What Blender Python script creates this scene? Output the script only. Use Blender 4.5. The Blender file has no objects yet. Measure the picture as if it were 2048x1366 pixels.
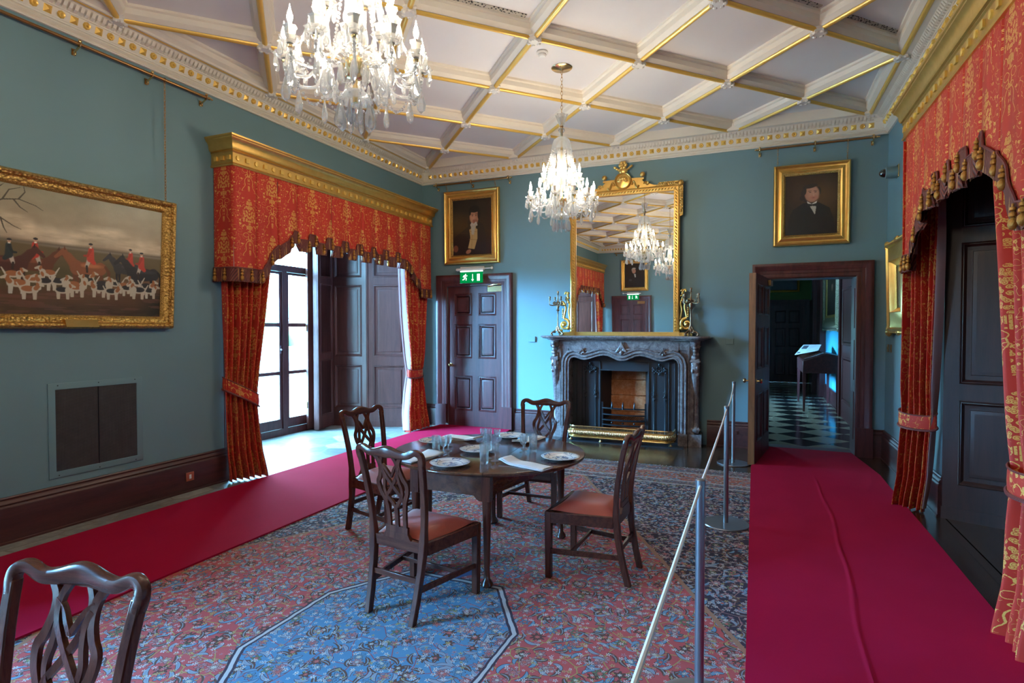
import bpy, math, random
import numpy as np
from mathutils import Matrix, Vector, noise
PI = math.pi
SC = bpy.context.scene
COL = SC.collection
random.seed(7)
sin, cos = math.sin, math.cos

# ------------------------------------------------------------------ tags
def tag(o, label=None, cat=None, group=None, kind=None):
    if label: o['label'] = label
    if cat: o['category'] = cat
    if group: o['group'] = group
    if kind: o['kind'] = kind
    return o

def thing(name, loc=(0, 0, 0), label=None, cat=None, group=None, kind=None):
    o = bpy.data.objects.new(name, None)
    o.empty_display_size = .1
    COL.objects.link(o)
    o.location = loc
    return tag(o, label, cat, group, kind)

def base_of(p):
    v = Vector((0, 0, 0))
    while p:
        v += p.location
        p = p.parent
    return v

def copy_tree(o, parent=None):
    c = o.copy(); COL.objects.link(c); c.parent = parent
    for ch in list(o.children):
        d = ch.copy(); COL.objects.link(d); d.parent = c
        for g in list(ch.children):
            e = g.copy(); COL.objects.link(e); e.parent = d
    return c

# ------------------------------------------------------------------ mesh builder
class MB:
    def __init__(s, x=None):
        s.v = []; s.f = []; s.m = []; s.uv = {}; s.mi = 0
        s.x = x if x is not None else Matrix.Identity(4)
    def add(s, vs, fs, uv=None):
        b = len(s.v)
        X = s.x
        for k, p in enumerate(vs):
            s.v.append(tuple(X @ Vector(p)))
            if uv is not None: s.uv[b + k] = uv[k]
        for f in fs:
            s.f.append(tuple(b + i for i in f)); s.m.append(s.mi)
        return s
    def box(s, x0, x1, y0, y1, z0, z1):
        return s.add([(x0, y0, z0), (x1, y0, z0), (x1, y1, z0), (x0, y1, z0), (x0, y0, z1), (x1, y0, z1), (x1, y1, z1), (x0, y1, z1)],
                     [(0, 3, 2, 1), (4, 5, 6, 7), (0, 1, 5, 4), (1, 2, 6, 5), (2, 3, 7, 6), (3, 0, 4, 7)])
    def hexa(s, a, b):
        """eight corners: bottom ring a (4), top ring b (4)"""
        return s.add(list(a) + list(b), [(0, 3, 2, 1), (4, 5, 6, 7), (0, 1, 5, 4), (1, 2, 6, 5), (2, 3, 7, 6), (3, 0, 4, 7)])
    def prism(s, poly, z0, z1):
        n = len(poly)
        return s.add([(x, y, z0) for x, y in poly] + [(x, y, z1) for x, y in poly],
                     [tuple(range(n))[::-1], tuple(range(n, 2 * n))] + [(i, (i + 1) % n, n + (i + 1) % n, n + i) for i in range(n)])
    def loft(s, rings, caps=True, closed=False):
        n = len(rings[0]); vs = [p for r in rings for p in r]; fs = []
        R = len(rings)
        for j in range(R if closed else R - 1):
            k = (j + 1) % R
            for i in range(n):
                fs.append((j * n + i, j * n + (i + 1) % n, k * n + (i + 1) % n, k * n + i))
        if caps and not closed:
            fs.append(tuple(range(n))[::-1]); fs.append(tuple((R - 1) * n + i for i in range(n)))
        return s.add(vs, fs)
    def tube(s, pts, r, n=8, caps=True, closed=False, flat=None):
        P = [Vector(p) for p in pts]; L = len(P); rings = []; up = None
        for i in range(L):
            a = P[(i - 1) % L] if (closed or i > 0) else P[i]
            b = P[(i + 1) % L] if (closed or i < L - 1) else P[i]
            t = (b - a)
            t = t.normalized() if t.length > 1e-9 else Vector((0, 0, 1))
            if up is None:
                up = Vector((0, 0, 1)) if abs(t.z) < .9 else Vector((0, 1, 0))
            u = up - t * up.dot(t)
            if u.length < 1e-5: u = Vector((1, 0, 0)) - t * t.x
            u.normalize(); w = t.cross(u); up = u
            rr = r[i] if isinstance(r, (list, tuple)) else r
            ra, rb = (rr, rr) if flat is None else (rr * flat[0], rr * flat[1])
            rings.append([tuple(P[i] + u * (ra * cos(2 * PI * k / n)) + w * (rb * sin(2 * PI * k / n))) for k in range(n)])
        return s.loft(rings, caps, closed)
    def lathe(s, prof, n=16, c=(0, 0, 0), wob=None):
        """prof: [(r,z)] turned about a vertical axis through c"""
        rings = []
        for r, z in prof:
            rings.append([(c[0] + (r * (wob(2 * PI * k / n, z) if wob else 1)) * cos(2 * PI * k / n), c[1] + (r * (wob(2 * PI * k / n, z) if wob else 1)) * sin(2 * PI * k / n), c[2] + z) for k in range(n)])
        return s.loft(rings, True)
    def ball(s, c, rx, ry=None, rz=None, n=8, m=5, M=None):
        ry = rx if ry is None else ry; rz = rx if rz is None else rz
        rings = []
        for j in range(m + 1):
            a = -PI / 2 + PI * (j + .02) / (m + .04)
            rings.append([(rx * cos(a) * cos(2 * PI * k / n), ry * cos(a) * sin(2 * PI * k / n), rz * sin(a)) for k in range(n)])
        if M is not None: rings = [[tuple(M @ Vector(p)) for p in r] for r in rings]
        rings = [[(p[0] + c[0], p[1] + c[1], p[2] + c[2]) for p in r] for r in rings]
        return s.loft(rings, True)
    def sweep(s, path, prof, closed=False, caps=True, pclosed=False):
        """profile (offset to the left of the path, height) swept along a 2D path with mitred corners"""
        P = [Vector(p) for p in path]; L = len(P); n = len(prof); rings = []
        for i in range(L):
            d0 = d1 = None
            if closed or i > 0: d0 = (P[i] - P[(i - 1) % L]).normalized()
            if closed or i < L - 1: d1 = (P[(i + 1) % L] - P[i]).normalized()
            if d0 is None: d0 = d1
            if d1 is None: d1 = d0
            n0 = Vector((-d0.y, d0.x)); n1 = Vector((-d1.y, d1.x))
            mm = n0 + n1
            mm = mm / max(.25, mm.length_squared) * 2 if mm.length > 1e-6 else n0
            rings.append([(P[i].x + mm.x * o, P[i].y + mm.y * o, h) for o, h in prof])
        vs = [p for r in rings for p in r]; fs = []
        for j in range(L if closed else L - 1):
            k = (j + 1) % L
            for i in range(n if pclosed else n - 1):
                i2 = (i + 1) % n
                fs.append((j * n + i, j * n + i2, k * n + i2, k * n + i))
        if caps and not closed and n > 2:
            fs.append(tuple(range(n))); fs.append(tuple((L - 1) * n + i for i in range(n))[::-1])
        return s.add(vs, fs)
    def grid(s, nu, nv, fn, uvf=None, wrap=False):
        vs = []; uv = []; fs = []
        for j in range(nv + 1):
            for i in range(nu + 1):
                vs.append(fn(i / nu, j / nv))
                if uvf: uv.append(uvf(i / nu, j / nv))
        W = nu + 1
        for j in range(nv):
            for i in range(nu):
                fs.append((j * W + i, j * W + i + 1, (j + 1) * W + i + 1, (j + 1) * W + i))
        return s.add(vs, fs, uv if uvf else None)
    def build(s, name, mats, parent=None, loc=None, ang=35, flip=True, smooth=True, bevel=0, local=False):
        me = bpy.data.meshes.new(name)
        off = Vector((0, 0, 0)) if local else (base_of(parent) if parent else Vector((0, 0, 0)))
        if loc is not None: off = off + Vector(loc)
        vs = [(a - off.x, b - off.y, c - off.z) for a, b, c in s.v]
        me.from_pydata(vs, [], s.f)
        if not isinstance(mats, (list, tuple)): mats = [mats]
        for m in mats: me.materials.append(m)
        if len(mats) > 1: me.polygons.foreach_set('material_index', s.m)
        if s.uv:
            ul = me.uv_layers.new(name='UVMap')
            li = np.zeros(len(me.loops), dtype=np.int32); me.loops.foreach_get('vertex_index', li)
            a = np.array([s.uv.get(i, (0, 0)) for i in range(len(s.v))], dtype=np.float32)
            ul.data.foreach_set('uv', a[li].ravel())
        if flip:
            import bmesh
            bm = bmesh.new(); bm.from_mesh(me)
            bmesh.ops.recalc_face_normals(bm, faces=bm.faces)
            bm.to_mesh(me); bm.free()
        if smooth:
            me.shade_smooth()
            me.set_sharp_from_angle(angle=math.radians(ang))
        me.update()
        o = bpy.data.objects.new(name, me)
        COL.objects.link(o)
        if parent: o.parent = parent
        if loc is not None: o.location = loc
        if bevel:
            b = o.modifiers.new('bevel', 'BEVEL'); b.width = bevel; b.segments = 2; b.limit_method = 'ANGLE'; b.angle_limit = math.radians(40)
            b.harden_normals = False
        return o

def arc(cx, cy, r, a0, a1, n):
    return [(cx + r * cos(a0 + (a1 - a0) * i / n), cy + r * sin(a0 + (a1 - a0) * i / n)) for i in range(n + 1)]

def spline(P, n=8):
    """Catmull-Rom through points of any dimension"""
    out = []; L = len(P)
    for i in range(L - 1):
        p0 = P[max(0, i - 1)]; p1 = P[i]; p2 = P[i + 1]; p3 = P[min(L - 1, i + 2)]
        for k in range(n):
            t = k / n
            out.append(tuple(.5 * ((2 * b) + (-a + c) * t + (2 * a - 5 * b + 4 * c - d) * t * t + (-a + 3 * b - 3 * c + d) * t ** 3) for a, b, c, d in zip(p0, p1, p2, p3)))
    out.append(tuple(P[-1]))
    return out

def lerp(a, b, t): return a + (b - a) * t
def interp(x, xs, ys): return float(np.interp(x, xs, ys))
def sstep(a, b, x):
    t = min(1, max(0, (x - a) / (b - a))); return t * t * (3 - 2 * t)

# wall frames: local x along the wall, local y out of the wall into the room, local z up
def frame_left(yc, x=-5.12): return Matrix(((0, 1, 0, x), (1, 0, 0, yc), (0, 0, 1, 0), (0, 0, 0, 1)))      # lx -> +Y, ly -> +X
def frame_right(yc, x=1.47): return Matrix(((0, -1, 0, x), (1, 0, 0, yc), (0, 0, 1, 0), (0, 0, 0, 1)))     # lx -> +Y, ly -> -X
def frame_far(xc, y=8.28): return Matrix(((1, 0, 0, xc), (0, -1, 0, y), (0, 0, 1, 0), (0, 0, 0, 1)))       # lx -> +X, ly -> -Y
def frame_back(xc, y=-3.44): return Matrix(((1, 0, 0, xc), (0, 1, 0, y), (0, 0, 1, 0), (0, 0, 0, 1)))      # lx -> +X, ly -> +Y
# plate frame: maps (a, b, h) of a sweep in a vertical plane to (local x, out, z)
STAND = Matrix(((1, 0, 0, 0), (0, 0, 1, 0), (0, 1, 0, 0), (0, 0, 0, 1)))
# ------------------------------------------------------------------ node graphs written as expressions
class S:
    def __init__(s, g, k): s.g = g; s.k = k
    def _b(op, rev=False):
        def f(a, b): return a.g.math(op, b, a) if rev else a.g.math(op, a, b)
        return f
    __add__ = _b('ADD'); __radd__ = _b('ADD', True); __sub__ = _b('SUBTRACT'); __rsub__ = _b('SUBTRACT', True)
    __mul__ = _b('MULTIPLY'); __rmul__ = _b('MULTIPLY', True); __truediv__ = _b('DIVIDE'); __rtruediv__ = _b('DIVIDE', True)
    __pow__ = _b('POWER'); __lt__ = _b('LESS_THAN'); __gt__ = _b('GREATER_THAN'); __mod__ = _b('MODULO')
    def __neg__(s): return s.g.math('MULTIPLY', s, -1)
    def abs(s): return s.g.math('ABSOLUTE', s)
    def floor(s): return s.g.math('FLOOR', s)
    def fract(s): return s.g.math('FRACT', s)
    def sqrt(s): return s.g.math('SQRT', s)
    def sin(s): return s.g.math('SINE', s)
    def cos(s): return s.g.math('COSINE', s)
    def min(s, o): return s.g.math('MINIMUM', s, o)
    def max(s, o): return s.g.math('MAXIMUM', s, o)

class G:
    def __init__(s, name):
        s.mat = bpy.data.materials.new(name); s.mat.use_nodes = True
        s.nt = s.mat.node_tree; s.nt.nodes.clear()
        s.out = s.node('ShaderNodeOutputMaterial')
    def node(s, t, **kw):
        n = s.nt.nodes.new(t)
        for k, v in kw.items(): setattr(n, k, v)
        return n
    def put(s, sock, v):
        if isinstance(v, S): s.nt.links.new(v.k, sock)
        elif v is not None:
            if hasattr(sock.default_value, '__len__'):
                n = len(sock.default_value)
                v = tuple(v) if hasattr(v, '__len__') else (v,) * 3
                if len(v) < n: v = v + (1.0,) * (n - len(v))
                sock.default_value = v[:n]
            else: sock.default_value = v
    def math(s, op, a, b=None, c=None):
        n = s.node('ShaderNodeMath', operation=op)
        s.put(n.inputs[0], a)
        if b is not None: s.put(n.inputs[1], b)
        if c is not None: s.put(n.inputs[2], c)
        return S(s, n.outputs[0])
    def atan2(s, y, x): return s.math('ARCTAN2', y, x)
    def xyz(s, v):
        n = s.node('ShaderNodeSeparateXYZ'); s.put(n.inputs[0], v)
        return [S(s, o) for o in n.outputs]
    def vec(s, x, y, z=0.):
        n = s.node('ShaderNodeCombineXYZ')
        for k, q in enumerate((x, y, z)): s.put(n.inputs[k], q)
        return S(s, n.outputs[0])
    def coord(s, kind='Object'): return S(s, s.node('ShaderNodeTexCoord').outputs[kind])
    def mapv(s, v, scale=(1, 1, 1), rot=(0, 0, 0), loc=(0, 0, 0)):
        n = s.node('ShaderNodeMapping'); s.put(n.inputs[0], v)
        n.inputs[1].default_value = loc; n.inputs[2].default_value = rot; n.inputs[3].default_value = scale
        return S(s, n.outputs[0])
    def noise(s, v, scale=5, detail=2, rough=.5, color=False, dist=0):
        n = s.node('ShaderNodeTexNoise'); s.put(n.inputs['Vector'], v)
        n.inputs['Scale'].default_value = scale; n.inputs['Detail'].default_value = detail; n.inputs['Roughness'].default_value = rough
        n.inputs['Distortion'].default_value = dist
        return S(s, n.outputs['Color' if color else 'Fac'])
    def voro(s, v, scale=5, feature='F1', rnd=1., dim='2D'):
        n = s.node('ShaderNodeTexVoronoi', feature=feature, voronoi_dimensions=dim); s.put(n.inputs['Vector'], v)
        n.inputs['Scale'].default_value = scale; n.inputs['Randomness'].default_value = rnd
        if feature == 'DISTANCE_TO_EDGE': return S(s, n.outputs['Distance'])
        return S(s, n.outputs['Distance']), S(s, n.outputs['Color']), S(s, n.outputs['Position'])
    def mix(s, f, a, b):
        n = s.node('ShaderNodeMix', data_type='RGBA')
        s.put(n.inputs[0], f); s.put(n.inputs[6], a); s.put(n.inputs[7], b)
        return S(s, n.outputs[2])
    def ramp(s, f, stops):
        n = s.node('ShaderNodeValToRGB'); s.put(n.inputs[0], f)
        e = n.color_ramp.elements
        while len(e) < len(stops): e.new(.5)
        for q, (p, c) in zip(e, stops): q.position = p; q.color = tuple(c) + (1,) if len(c) == 3 else c
        return S(s, n.outputs[0])
    def bump(s, h, strength=.2, dist=.01):
        n = s.node('ShaderNodeBump'); s.put(n.inputs['Height'], h)
        n.inputs['Strength'].default_value = strength; n.inputs['Distance'].default_value = dist
        return S(s, n.outputs[0])
    def bsdf(s, color=(.5, .5, .5), rough=.5, metal=0, normal=None, **kw):
        n = s.node('ShaderNodeBsdfPrincipled')
        s.put(n.inputs['Base Color'], color); s.put(n.inputs['Roughness'], rough); s.put(n.inputs['Metallic'], metal)
        if normal is not None: s.put(n.inputs['Normal'], normal)
        for k, v in kw.items(): s.put(n.inputs[k.replace('_', ' ')], v)
        s.nt.links.new(n.outputs[0], s.out.inputs[0])
        return s.mat

def plain(name, c, rough=.5, metal=0, var=0, vs=6, bump=0, bs=40, **kw):
    g = G(name); v = g.coord()
    colr = c
    if var:
        nz = g.noise(v, vs, 4)
        colr = g.mix(nz, tuple(x * (1 - var) for x in c), tuple(min(1, x * (1 + var)) for x in c))
    nm = g.bump(g.noise(v, bs, 3), bump, .01) if bump else None
    return g.bsdf(colr, rough, metal, nm, **kw)

def wood(name, a, b, scale=1., rough=.3, axis=2, coat=.3, figure=14.):
    g = G(name); v = g.coord()
    st = [14, 14, 14]; st[axis] = 1.1
    w = g.mapv(v, tuple(q * scale for q in st))
    n1 = g.noise(w, 1.3, 5, .6, dist=.6); n2 = g.noise(w, figure, 3, .6)
    f = n1 * .75 + n2 * .25
    c = g.ramp(f, [(.3, a), (.62, b)])
    return g.bsdf(c, rough, 0, g.bump(n2, .06, .004), Coat_Weight=coat, Coat_Roughness=.12)

M = {}
M['wall'] = plain('wall_paint_teal', (.145, .250, .278), .62, var=.05, vs=1.3, bump=.03, bs=140)
M['wall_green'] = plain('wall_paint_green', (.13, .2, .04), .6, var=.05)
M['wall_turq'] = plain('wall_paint_turquoise', (.08, .45, .6), .6, var=.04)
M['ceil'] = plain('ceiling_plaster', (.78, .75, .74), .7, var=.04, vs=1.6)
M['plaster'] = plain('plaster_cream', (.76, .70, .60), .6, var=.04, vs=8)
M['plaster_white'] = plain('plaster_white', (.72, .7, .66), .6)
M['mah'] = wood('mahogany_dark', (.034, .008, .008), (.105, .025, .024), 1., .40, 2, .08)
M['mah_x'] = wood('mahogany_rail', (.034, .008, .008), (.105, .025, .024), 1., .40, 0, .08)
M['mah_y'] = wood('mahogany_board', (.026, .007, .007), (.075, .020, .018), 1., .42, 1, .08)
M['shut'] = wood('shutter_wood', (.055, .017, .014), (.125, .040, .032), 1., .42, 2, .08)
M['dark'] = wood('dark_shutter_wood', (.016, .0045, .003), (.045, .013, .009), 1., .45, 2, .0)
M['chair'] = wood('chair_mahogany', (.034, .008, .006), (.115, .032, .018), 2.2, .23, 2, .0)
M['chair_x'] = wood('chair_mahogany_rail', (.034, .008, .006), (.115, .032, .018), 2.2, .23, 0, .0)
M['tabl'] = wood('table_mahogany', (.040, .011, .007), (.125, .042, .020), 1.3, .17, 1, .6)
M['oak_edge'] = wood('door_edge_oak', (.12, .045, .018), (.26, .11, .045), 1.2, .4, 2, .2)
M['iron'] = plain('cast_iron', (.014, .015, .018), .42, 0, bump=.05, bs=60)
M['iron2'] = plain('wrought_iron', (.03, .032, .036), .3, .7)
M['brass'] = plain('polished_brass', (.74, .53, .25), .22, 1, var=.08, vs=20)
M['brass_old'] = plain('aged_brass', (.36, .20, .08), .32, 1, var=.15, vs=14)
M['bronze'] = plain('bronze_candelabra', (.33, .23, .15), .28, 1, var=.2, vs=30, bump=.4, bs=150)
M['steel'] = plain('brushed_steel', (.30, .30, .33), .34, .9)
M['rope'] = plain('white_cord', (.72, .66, .62), .7)
M['white_p'] = plain('white_plastic', (.75, .75, .73), .4)
M['black'] = plain('black_matt', (.008, .008, .009), .6)
M['sw_blue'] = plain('painted_steel_blue', (.145, .250, .278), .45)
M['brick'] = None
M['linen'] = plain('white_linen', (.80, .80, .80), .75, var=.03, vs=50, bump=.12, bs=300)
M['seat'] = plain('seat_red_leather', (.40, .055, .028), .42, var=.12, vs=9, bump=.06, bs=120, Sheen_Weight=.2)
M['gilt'] = None
def gilt(name, carved=0., sc=60., c0=(.62, .34, .08), c1=(.86, .56, .17)):
    g = G(name); v = g.coord()
    nz = g.noise(v, 12, 5, .6)
    c = g.mix(nz, c0, c1)
    nm = None
    if carved:
        d, _, _ = g.voro(v, sc, 'SMOOTH_F1' if False else 'F1', 1., '3D')
        h = d * .8 + g.noise(v, sc * 1.7, 3) * .5
        nm = g.bump(h, carved, .012)
        c = g.mix(g.math('MULTIPLY', d, 1.1), c1, tuple(q * .55 for q in c0))
    return g.bsdf(c, .34, .88, nm)
M['gilt'] = gilt('gilding')
M['gilt_carved'] = gilt('gilding_carved', .9, 55)
M['gilt_fine'] = gilt('gilding_fine', .7, 120)
M['gilt_old'] = gilt('gilding_old_silver', 1., 70, (.4, .33, .2), (.62, .56, .4))
M['gilt_paint'] = plain('gold_paint', (.80, .50, .11), .34, .35, var=.08)

def marble():
    g = G('fossil_marble'); v = g.coord()
    n1 = g.noise(v, 9, 8, .7, dist=1.2); n2 = g.noise(v, 45, 4, .7)
    c = g.ramp(n1 * .7 + n2 * .3, [(.28, (.045, .035, .038)), (.45, (.125, .10, .10)), (.56, (.20, .165, .16)), (.7, (.34, .29, .28))])
    return g.bsdf(c, .26, 0, None, Coat_Weight=.3)
M['marble'] = marble()

def brick():
    g = G('old_firebrick'); v = g.coord()
    n1 = g.noise(v, 7, 8, .7); n2 = g.noise(v, 30, 5, .7)
    c = g.ramp(n1 * .65 + n2 * .35, [(.3, (.16, .05, .02)), (.45, (.42, .14, .045)), (.56, (.55, .23, .10)), (.68, (.65, .44, .32))])
    return g.bsdf(c, .85, 0, g.bump(n2, .5, .01))
M['brick'] = brick()

def floor_boards():
    g = G('floorboards'); x, y, z = g.xyz(g.coord())
    bx = (x + 40.) / .165
    k = bx.floor(); fx = bx.fract()
    yy = y + k * 1.37
    seg = (yy / 2.6).floor()
    tone = g.noise(g.vec(k * 3.1, seg * 7.7, 0.), 1.7, 0)
    grain = g.noise(g.vec(x * 22., y * 1.2 + k * 5., 0.), 2., 5, .6, dist=.4)
    c = g.ramp(tone * .5 + grain * .5, [(.3, (.018, .009, .006)), (.7, (.062, .032, .020))])
    gap = (fx < .03).max(fx > .97)
    c = g.mix(gap, c, (.004, .003, .002))
    return g.bsdf(c, g.noise(g.vec(x * 3., y * 3., 0.), 2., 3) * .18 + .14, 0, g.bump(grain - gap * 1.5, .12, .006), Coat_Weight=.3, Coat_Roughness=.15)
M['boards'] = floor_boards()

def flagstones():
    g = G('stone_flags'); v = g.coord()
    w = g.mapv(v, (1, 1, 1)); x, y, z = g.xyz(v)
    nz = g.noise(v, 2.2, 3, color=True)
    d, c, p = g.voro(v, 2.6, 'F1', .9)
    e = g.voro(v, 2.6, 'DISTANCE_TO_EDGE', .9)
    cr, cg, cb = g.xyz(c)
    n = g.noise(v, 9, 6, .65)
    col = g.ramp(n * .6 + cr * .4, [(.25, (.09, .095, .088)), (.5, (.21, .21, .19)), (.75, (.40, .39, .35))])
    col = g.mix(e < .022, col, (.20, .18, .14))
    return g.bsdf(col, .42, 0, g.bump(n + (e < .02) * -1., .3, .01))
M['flags'] = flagstones()

def checker():
    g = G('chequer_tiles'); x, y, z = g.xyz(g.coord())
    a = (x / .62 + y / .62); b = (x / .62 - y / .62)
    par = ((a.floor() + b.floor() + 100.) / 2.).fract()
    n = g.noise(g.coord(), 6, 5)
    lt = g.mix(n, (.24, .20, .14), (.36, .31, .22))
    c = g.mix(par > .25, lt, (.012, .014, .016))
    return g.bsdf(c, .16, 0, None)
M['check'] = checker()

def runner():
    g = G('crimson_carpet'); v = g.coord()
    f = g.noise(v, 700, 2); n = g.noise(v, 3, 4)
    c = g.mix(n * .5 + f * .5, (.30, .0045, .024), (.46, .009, .050))
    return g.bsdf(c, .95, 0, g.bump(f, .35, .004), Specular_IOR_Level=.08)
M['runner'] = runner()

def cell_local(g, p, scale, rnd, off):
    q = g.mapv(p, loc=(off, off * .7, 0))
    d, c, pos = g.voro(q, scale, 'F1', rnd)
    qx, qy, _ = g.xyz(q); px, py, _ = g.xyz(pos)
    lx = qx - px; ly = qy - py
    r = (lx * lx + ly * ly).sqrt(); th = g.atan2(ly, lx)
    cr, cg, cb = g.xyz(c)
    return r, th, cr, cg, cb

def rug_mat():
    g = G('persian_rug_wool'); p = g.coord(); x0, y0, _ = g.xyz(p)
    wob = g.noise(p, 9, 2, color=True); wx, wy, _ = g.xyz(wob)
    q = g.vec(x0 + (wx - .5) * .02, y0 + (wy - .5) * .02, 0.)
    x, y, _ = g.xyz(q)
    ax = x.abs(); ay = y.abs()
    # regions
    oct_ = (ax / .60).max(ay / .78).max((ax + ay * .62) / .80)
    med = oct_ < 1.; med_l = (oct_ > .965) * (oct_ < 1.035); med_w = (oct_ > .985) * (oct_ < 1.015)
    pend = ((ax + (ay - .9).abs() * .8) < .09)
    loz = ax / 2.05 + ay / 3.68
    corner = loz > 1.; cor_l = (loz > .992) * (loz < 1.008)
    bd = (ax - 2.05).max(ay - 3.62)          # >0 is the border
    bord = bd > 0.
    # ground colours
    abr = g.noise(g.vec(x0 * .4, y0 * 6., 0.), 1.5, 3)
    rose = g.mix(abr, (.40, .050, .052), (.54, .095, .085))
    blue = g.mix(abr, (.05, .16, .28), (.085, .25, .38))
    navy = (.016, .018, .036)
    c = g.mix(med, rose, blue)
    c = g.mix(corner, c, navy)
    c = g.mix(bord, c, g.mix((bd > .16) * (bd < .5), (.14, .11, .13), (.36, .10, .06)))
    # vines
    e = g.voro(q, 9., 'DISTANCE_TO_EDGE', .85)
    c = g.mix(e < .022, c, g.mix(corner, g.mix(med, (.34, .30, .07), (.30, .06, .07)), (.36, .17, .15)))
    # big rosettes with petals and outlines
    for sc, rnd, off, R, n in ((6.6, .75, 3.1, .038, 8.), (8.2, .8, 9.7, .028, 6.)):
        r, th, a, b, d = cell_local(g, q, sc, rnd, off)
        Rr = R * (.75 + .25 * (th * n + a * 6.).cos())
        fc = g.ramp(a, [(0., (.35, .16, .17)), (.3, (.10, .045, .028)), (.5, (.085, .20, .29)), (.72, (.42, .20, .19)), (.9, (.12, .16, .08))])
        fc.k.node.color_ramp.interpolation = 'CONSTANT'
        c = g.mix(r < Rr + .003, c, (.022, .014, .014))
        c = g.mix(r < Rr, c, fc)
        c = g.mix(r < Rr * .55, c, (.03, .02, .022))
        c = g.mix(r < Rr * .42, c, g.mix(b > .5, (.45, .40, .34), (.50, .11, .08)))
        # curved leaves round each rosette
        leaf = (th * 2. + d * 6.3).cos()
        wd = (leaf.max(0.) ** .6) * .0115
        ring = (r - R * 1.75).abs()
        c = g.mix((ring < wd + .0015) * (leaf > .05), c, (.07, .03, .03))
        c = g.mix((ring < wd - .0015) * (leaf > .05), c, g.mix(b > .45, (.11, .05, .028), g.mix(d > .3, (.085, .24, .37), (.24, .27, .33))))
        c = g.mix((ring < wd * .25) * (leaf > .2), c, (.20, .26, .30))
    # little star flowers
    for sc, off, R in ((17., 5.3, .014), (23., 1.7, .010)):
        r, th, a, b, d = cell_local(g, q, sc, .9, off)
        Rr = R * (.6 + .4 * (th * 5. + a * 6.).cos())
        c = g.mix((r < Rr) * (a > .25), c, g.mix(b > .45, g.mix(d > .5, (.40, .20, .22), (.42, .36, .12)), (.56, .54, .50)))
        c = g.mix((r < Rr * .4) * (a > .25), c, (.25, .03, .03))
    # outlines of the regions
    c = g.mix(med_l * (1. - corner), c, (.03, .02, .035)); c = g.mix(med_w, c, (.46, .43, .42))
    c = g.mix(pend * (1. - med), c, (.06, .10, .22)); 
    c = g.mix(cor_l * (1. - bord), c, (.33, .16, .09))
    for b0, b1, cc in ((-.012, .012, (.42, .38, .36)), (.06, .075, (.03, .02, .04)), (.145, .17, (.42, .37, .36)), (.50, .525, (.42, .38, .36)), (.60, .62, (.04, .03, .05))):
        c = g.mix((bd > b0) * (bd < b1), c, cc)
    fz = g.noise(p, 260, 2)
    c = g.mix(.10, c, g.mix(fz, (.12, .03, .03), (.55, .40, .40)))
    return g.bsdf(c, .93, 0, g.bump(fz, .25, .004), Specular_IOR_Level=.1)
M['rug'] = rug_mat()

def damask(name, red0, red1, gold, satin=.5):
    g = G(name); x, y, _ = g.xyz(g.coord('UV'))
    P = .66; W = .31
    cx = x / W; k = cx.floor(); lx = (cx.fract() - .5) * W
    yy = y / P + (k / 2.).fract()
    ly = (yy.fract() - .5) * P
    ax = lx.abs()
    vx = g.vec(lx, ly, 0.)
    def ell(x0, y0, rx, ry):
        u = (ax - x0) / rx; v = (ly - y0) / ry
        return u * u + v * v
    wob = g.noise(g.vec(ax * 1., ly, 0.), 28, 2, color=True); w1, w2, _ = g.xyz(wob)
    ax = ax + (w1 - .5) * .012; ly = ly + (w2 - .5) * .012
    d, c3, _ = g.voro(g.vec(ax, ly, 0.), 40., 'F1', .9)
    petals = (d < .20).max((d > .27) * (d < .45))
    bouquet = (ell(0., .13, .075, .105) < 1.).max(ell(0., .20, .045, .09) < 1.).max(ell(.055, .07, .03, .03) < 1.)
    m = bouquet * petals
    urn = (ell(0., -.005, .040, .026) < 1.).max((ax < .010) * (ly < 0.) * (ly > -.05)).max((ax < .026) * (ly < -.045) * (ly > -.055))
    m = m.max(urn * ((lx * 420.).sin() > -.5))
    e1 = ell(.062, -.012, .030, .030); m = m.max((e1 < 1.) * (e1 > .68) * (ly > -.03))
    e2 = ell(.045, -.085, .036, .024); m = m.max((e2 < 1.) * (e2 > .70))
    rib = (ax - (.032 + (ly * 60.).sin() * .010 - (ly + .15) * .28)).abs()
    m = m.max((rib < .0035) * (ly < -.10) * (ly > -.30))
    bow = ell(.024, -.135, .022, .013); m = m.max((bow < 1.) * (bow > .5))
    tail = (ax < .012) * (ly < -.12) * (ly > -.29) * petals; m = m.max(tail)
    vn = g.noise(g.vec(ax * 1. + 5., ly, 0.), 17, 1)
    vine = ((vn - .5).abs() < .008) * (ax > .06)
    m = m.max(vine)
    d2, c4, _ = g.voro(g.vec(ax + 3., ly, 0.), 36., 'F1', 1.)
    r4, g4, b4 = g.xyz(c4)
    m = m.max((d2 < .30) * (r4 > .80) * (ax > .07) * (d2 > .08))
    fleck = g.noise(g.vec(x, y, 0.), 150, 2)
    m = m * (fleck > .38)
    base = g.mix(g.noise(g.vec(x * 3., y * 1.2, 0.), 2., 3), red0, red1)
    col = g.mix(m, base, gold)
    weave = g.noise(g.vec(x * 900., y * 300., 0.), 1., 1)
    return g.bsdf(col, .55 - m * .12, 0, g.bump(m * .4 + weave * .2, .15, .003), Sheen_Weight=.05, Specular_IOR_Level=.25)
M['damask'] = damask('red_gold_damask', (.42, .022, .014), (.56, .040, .020), (.70, .36, .08))
M['lining'] = plain('curtain_lining', (.46, .30, .31), .7, bump=.1, bs=200)
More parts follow.
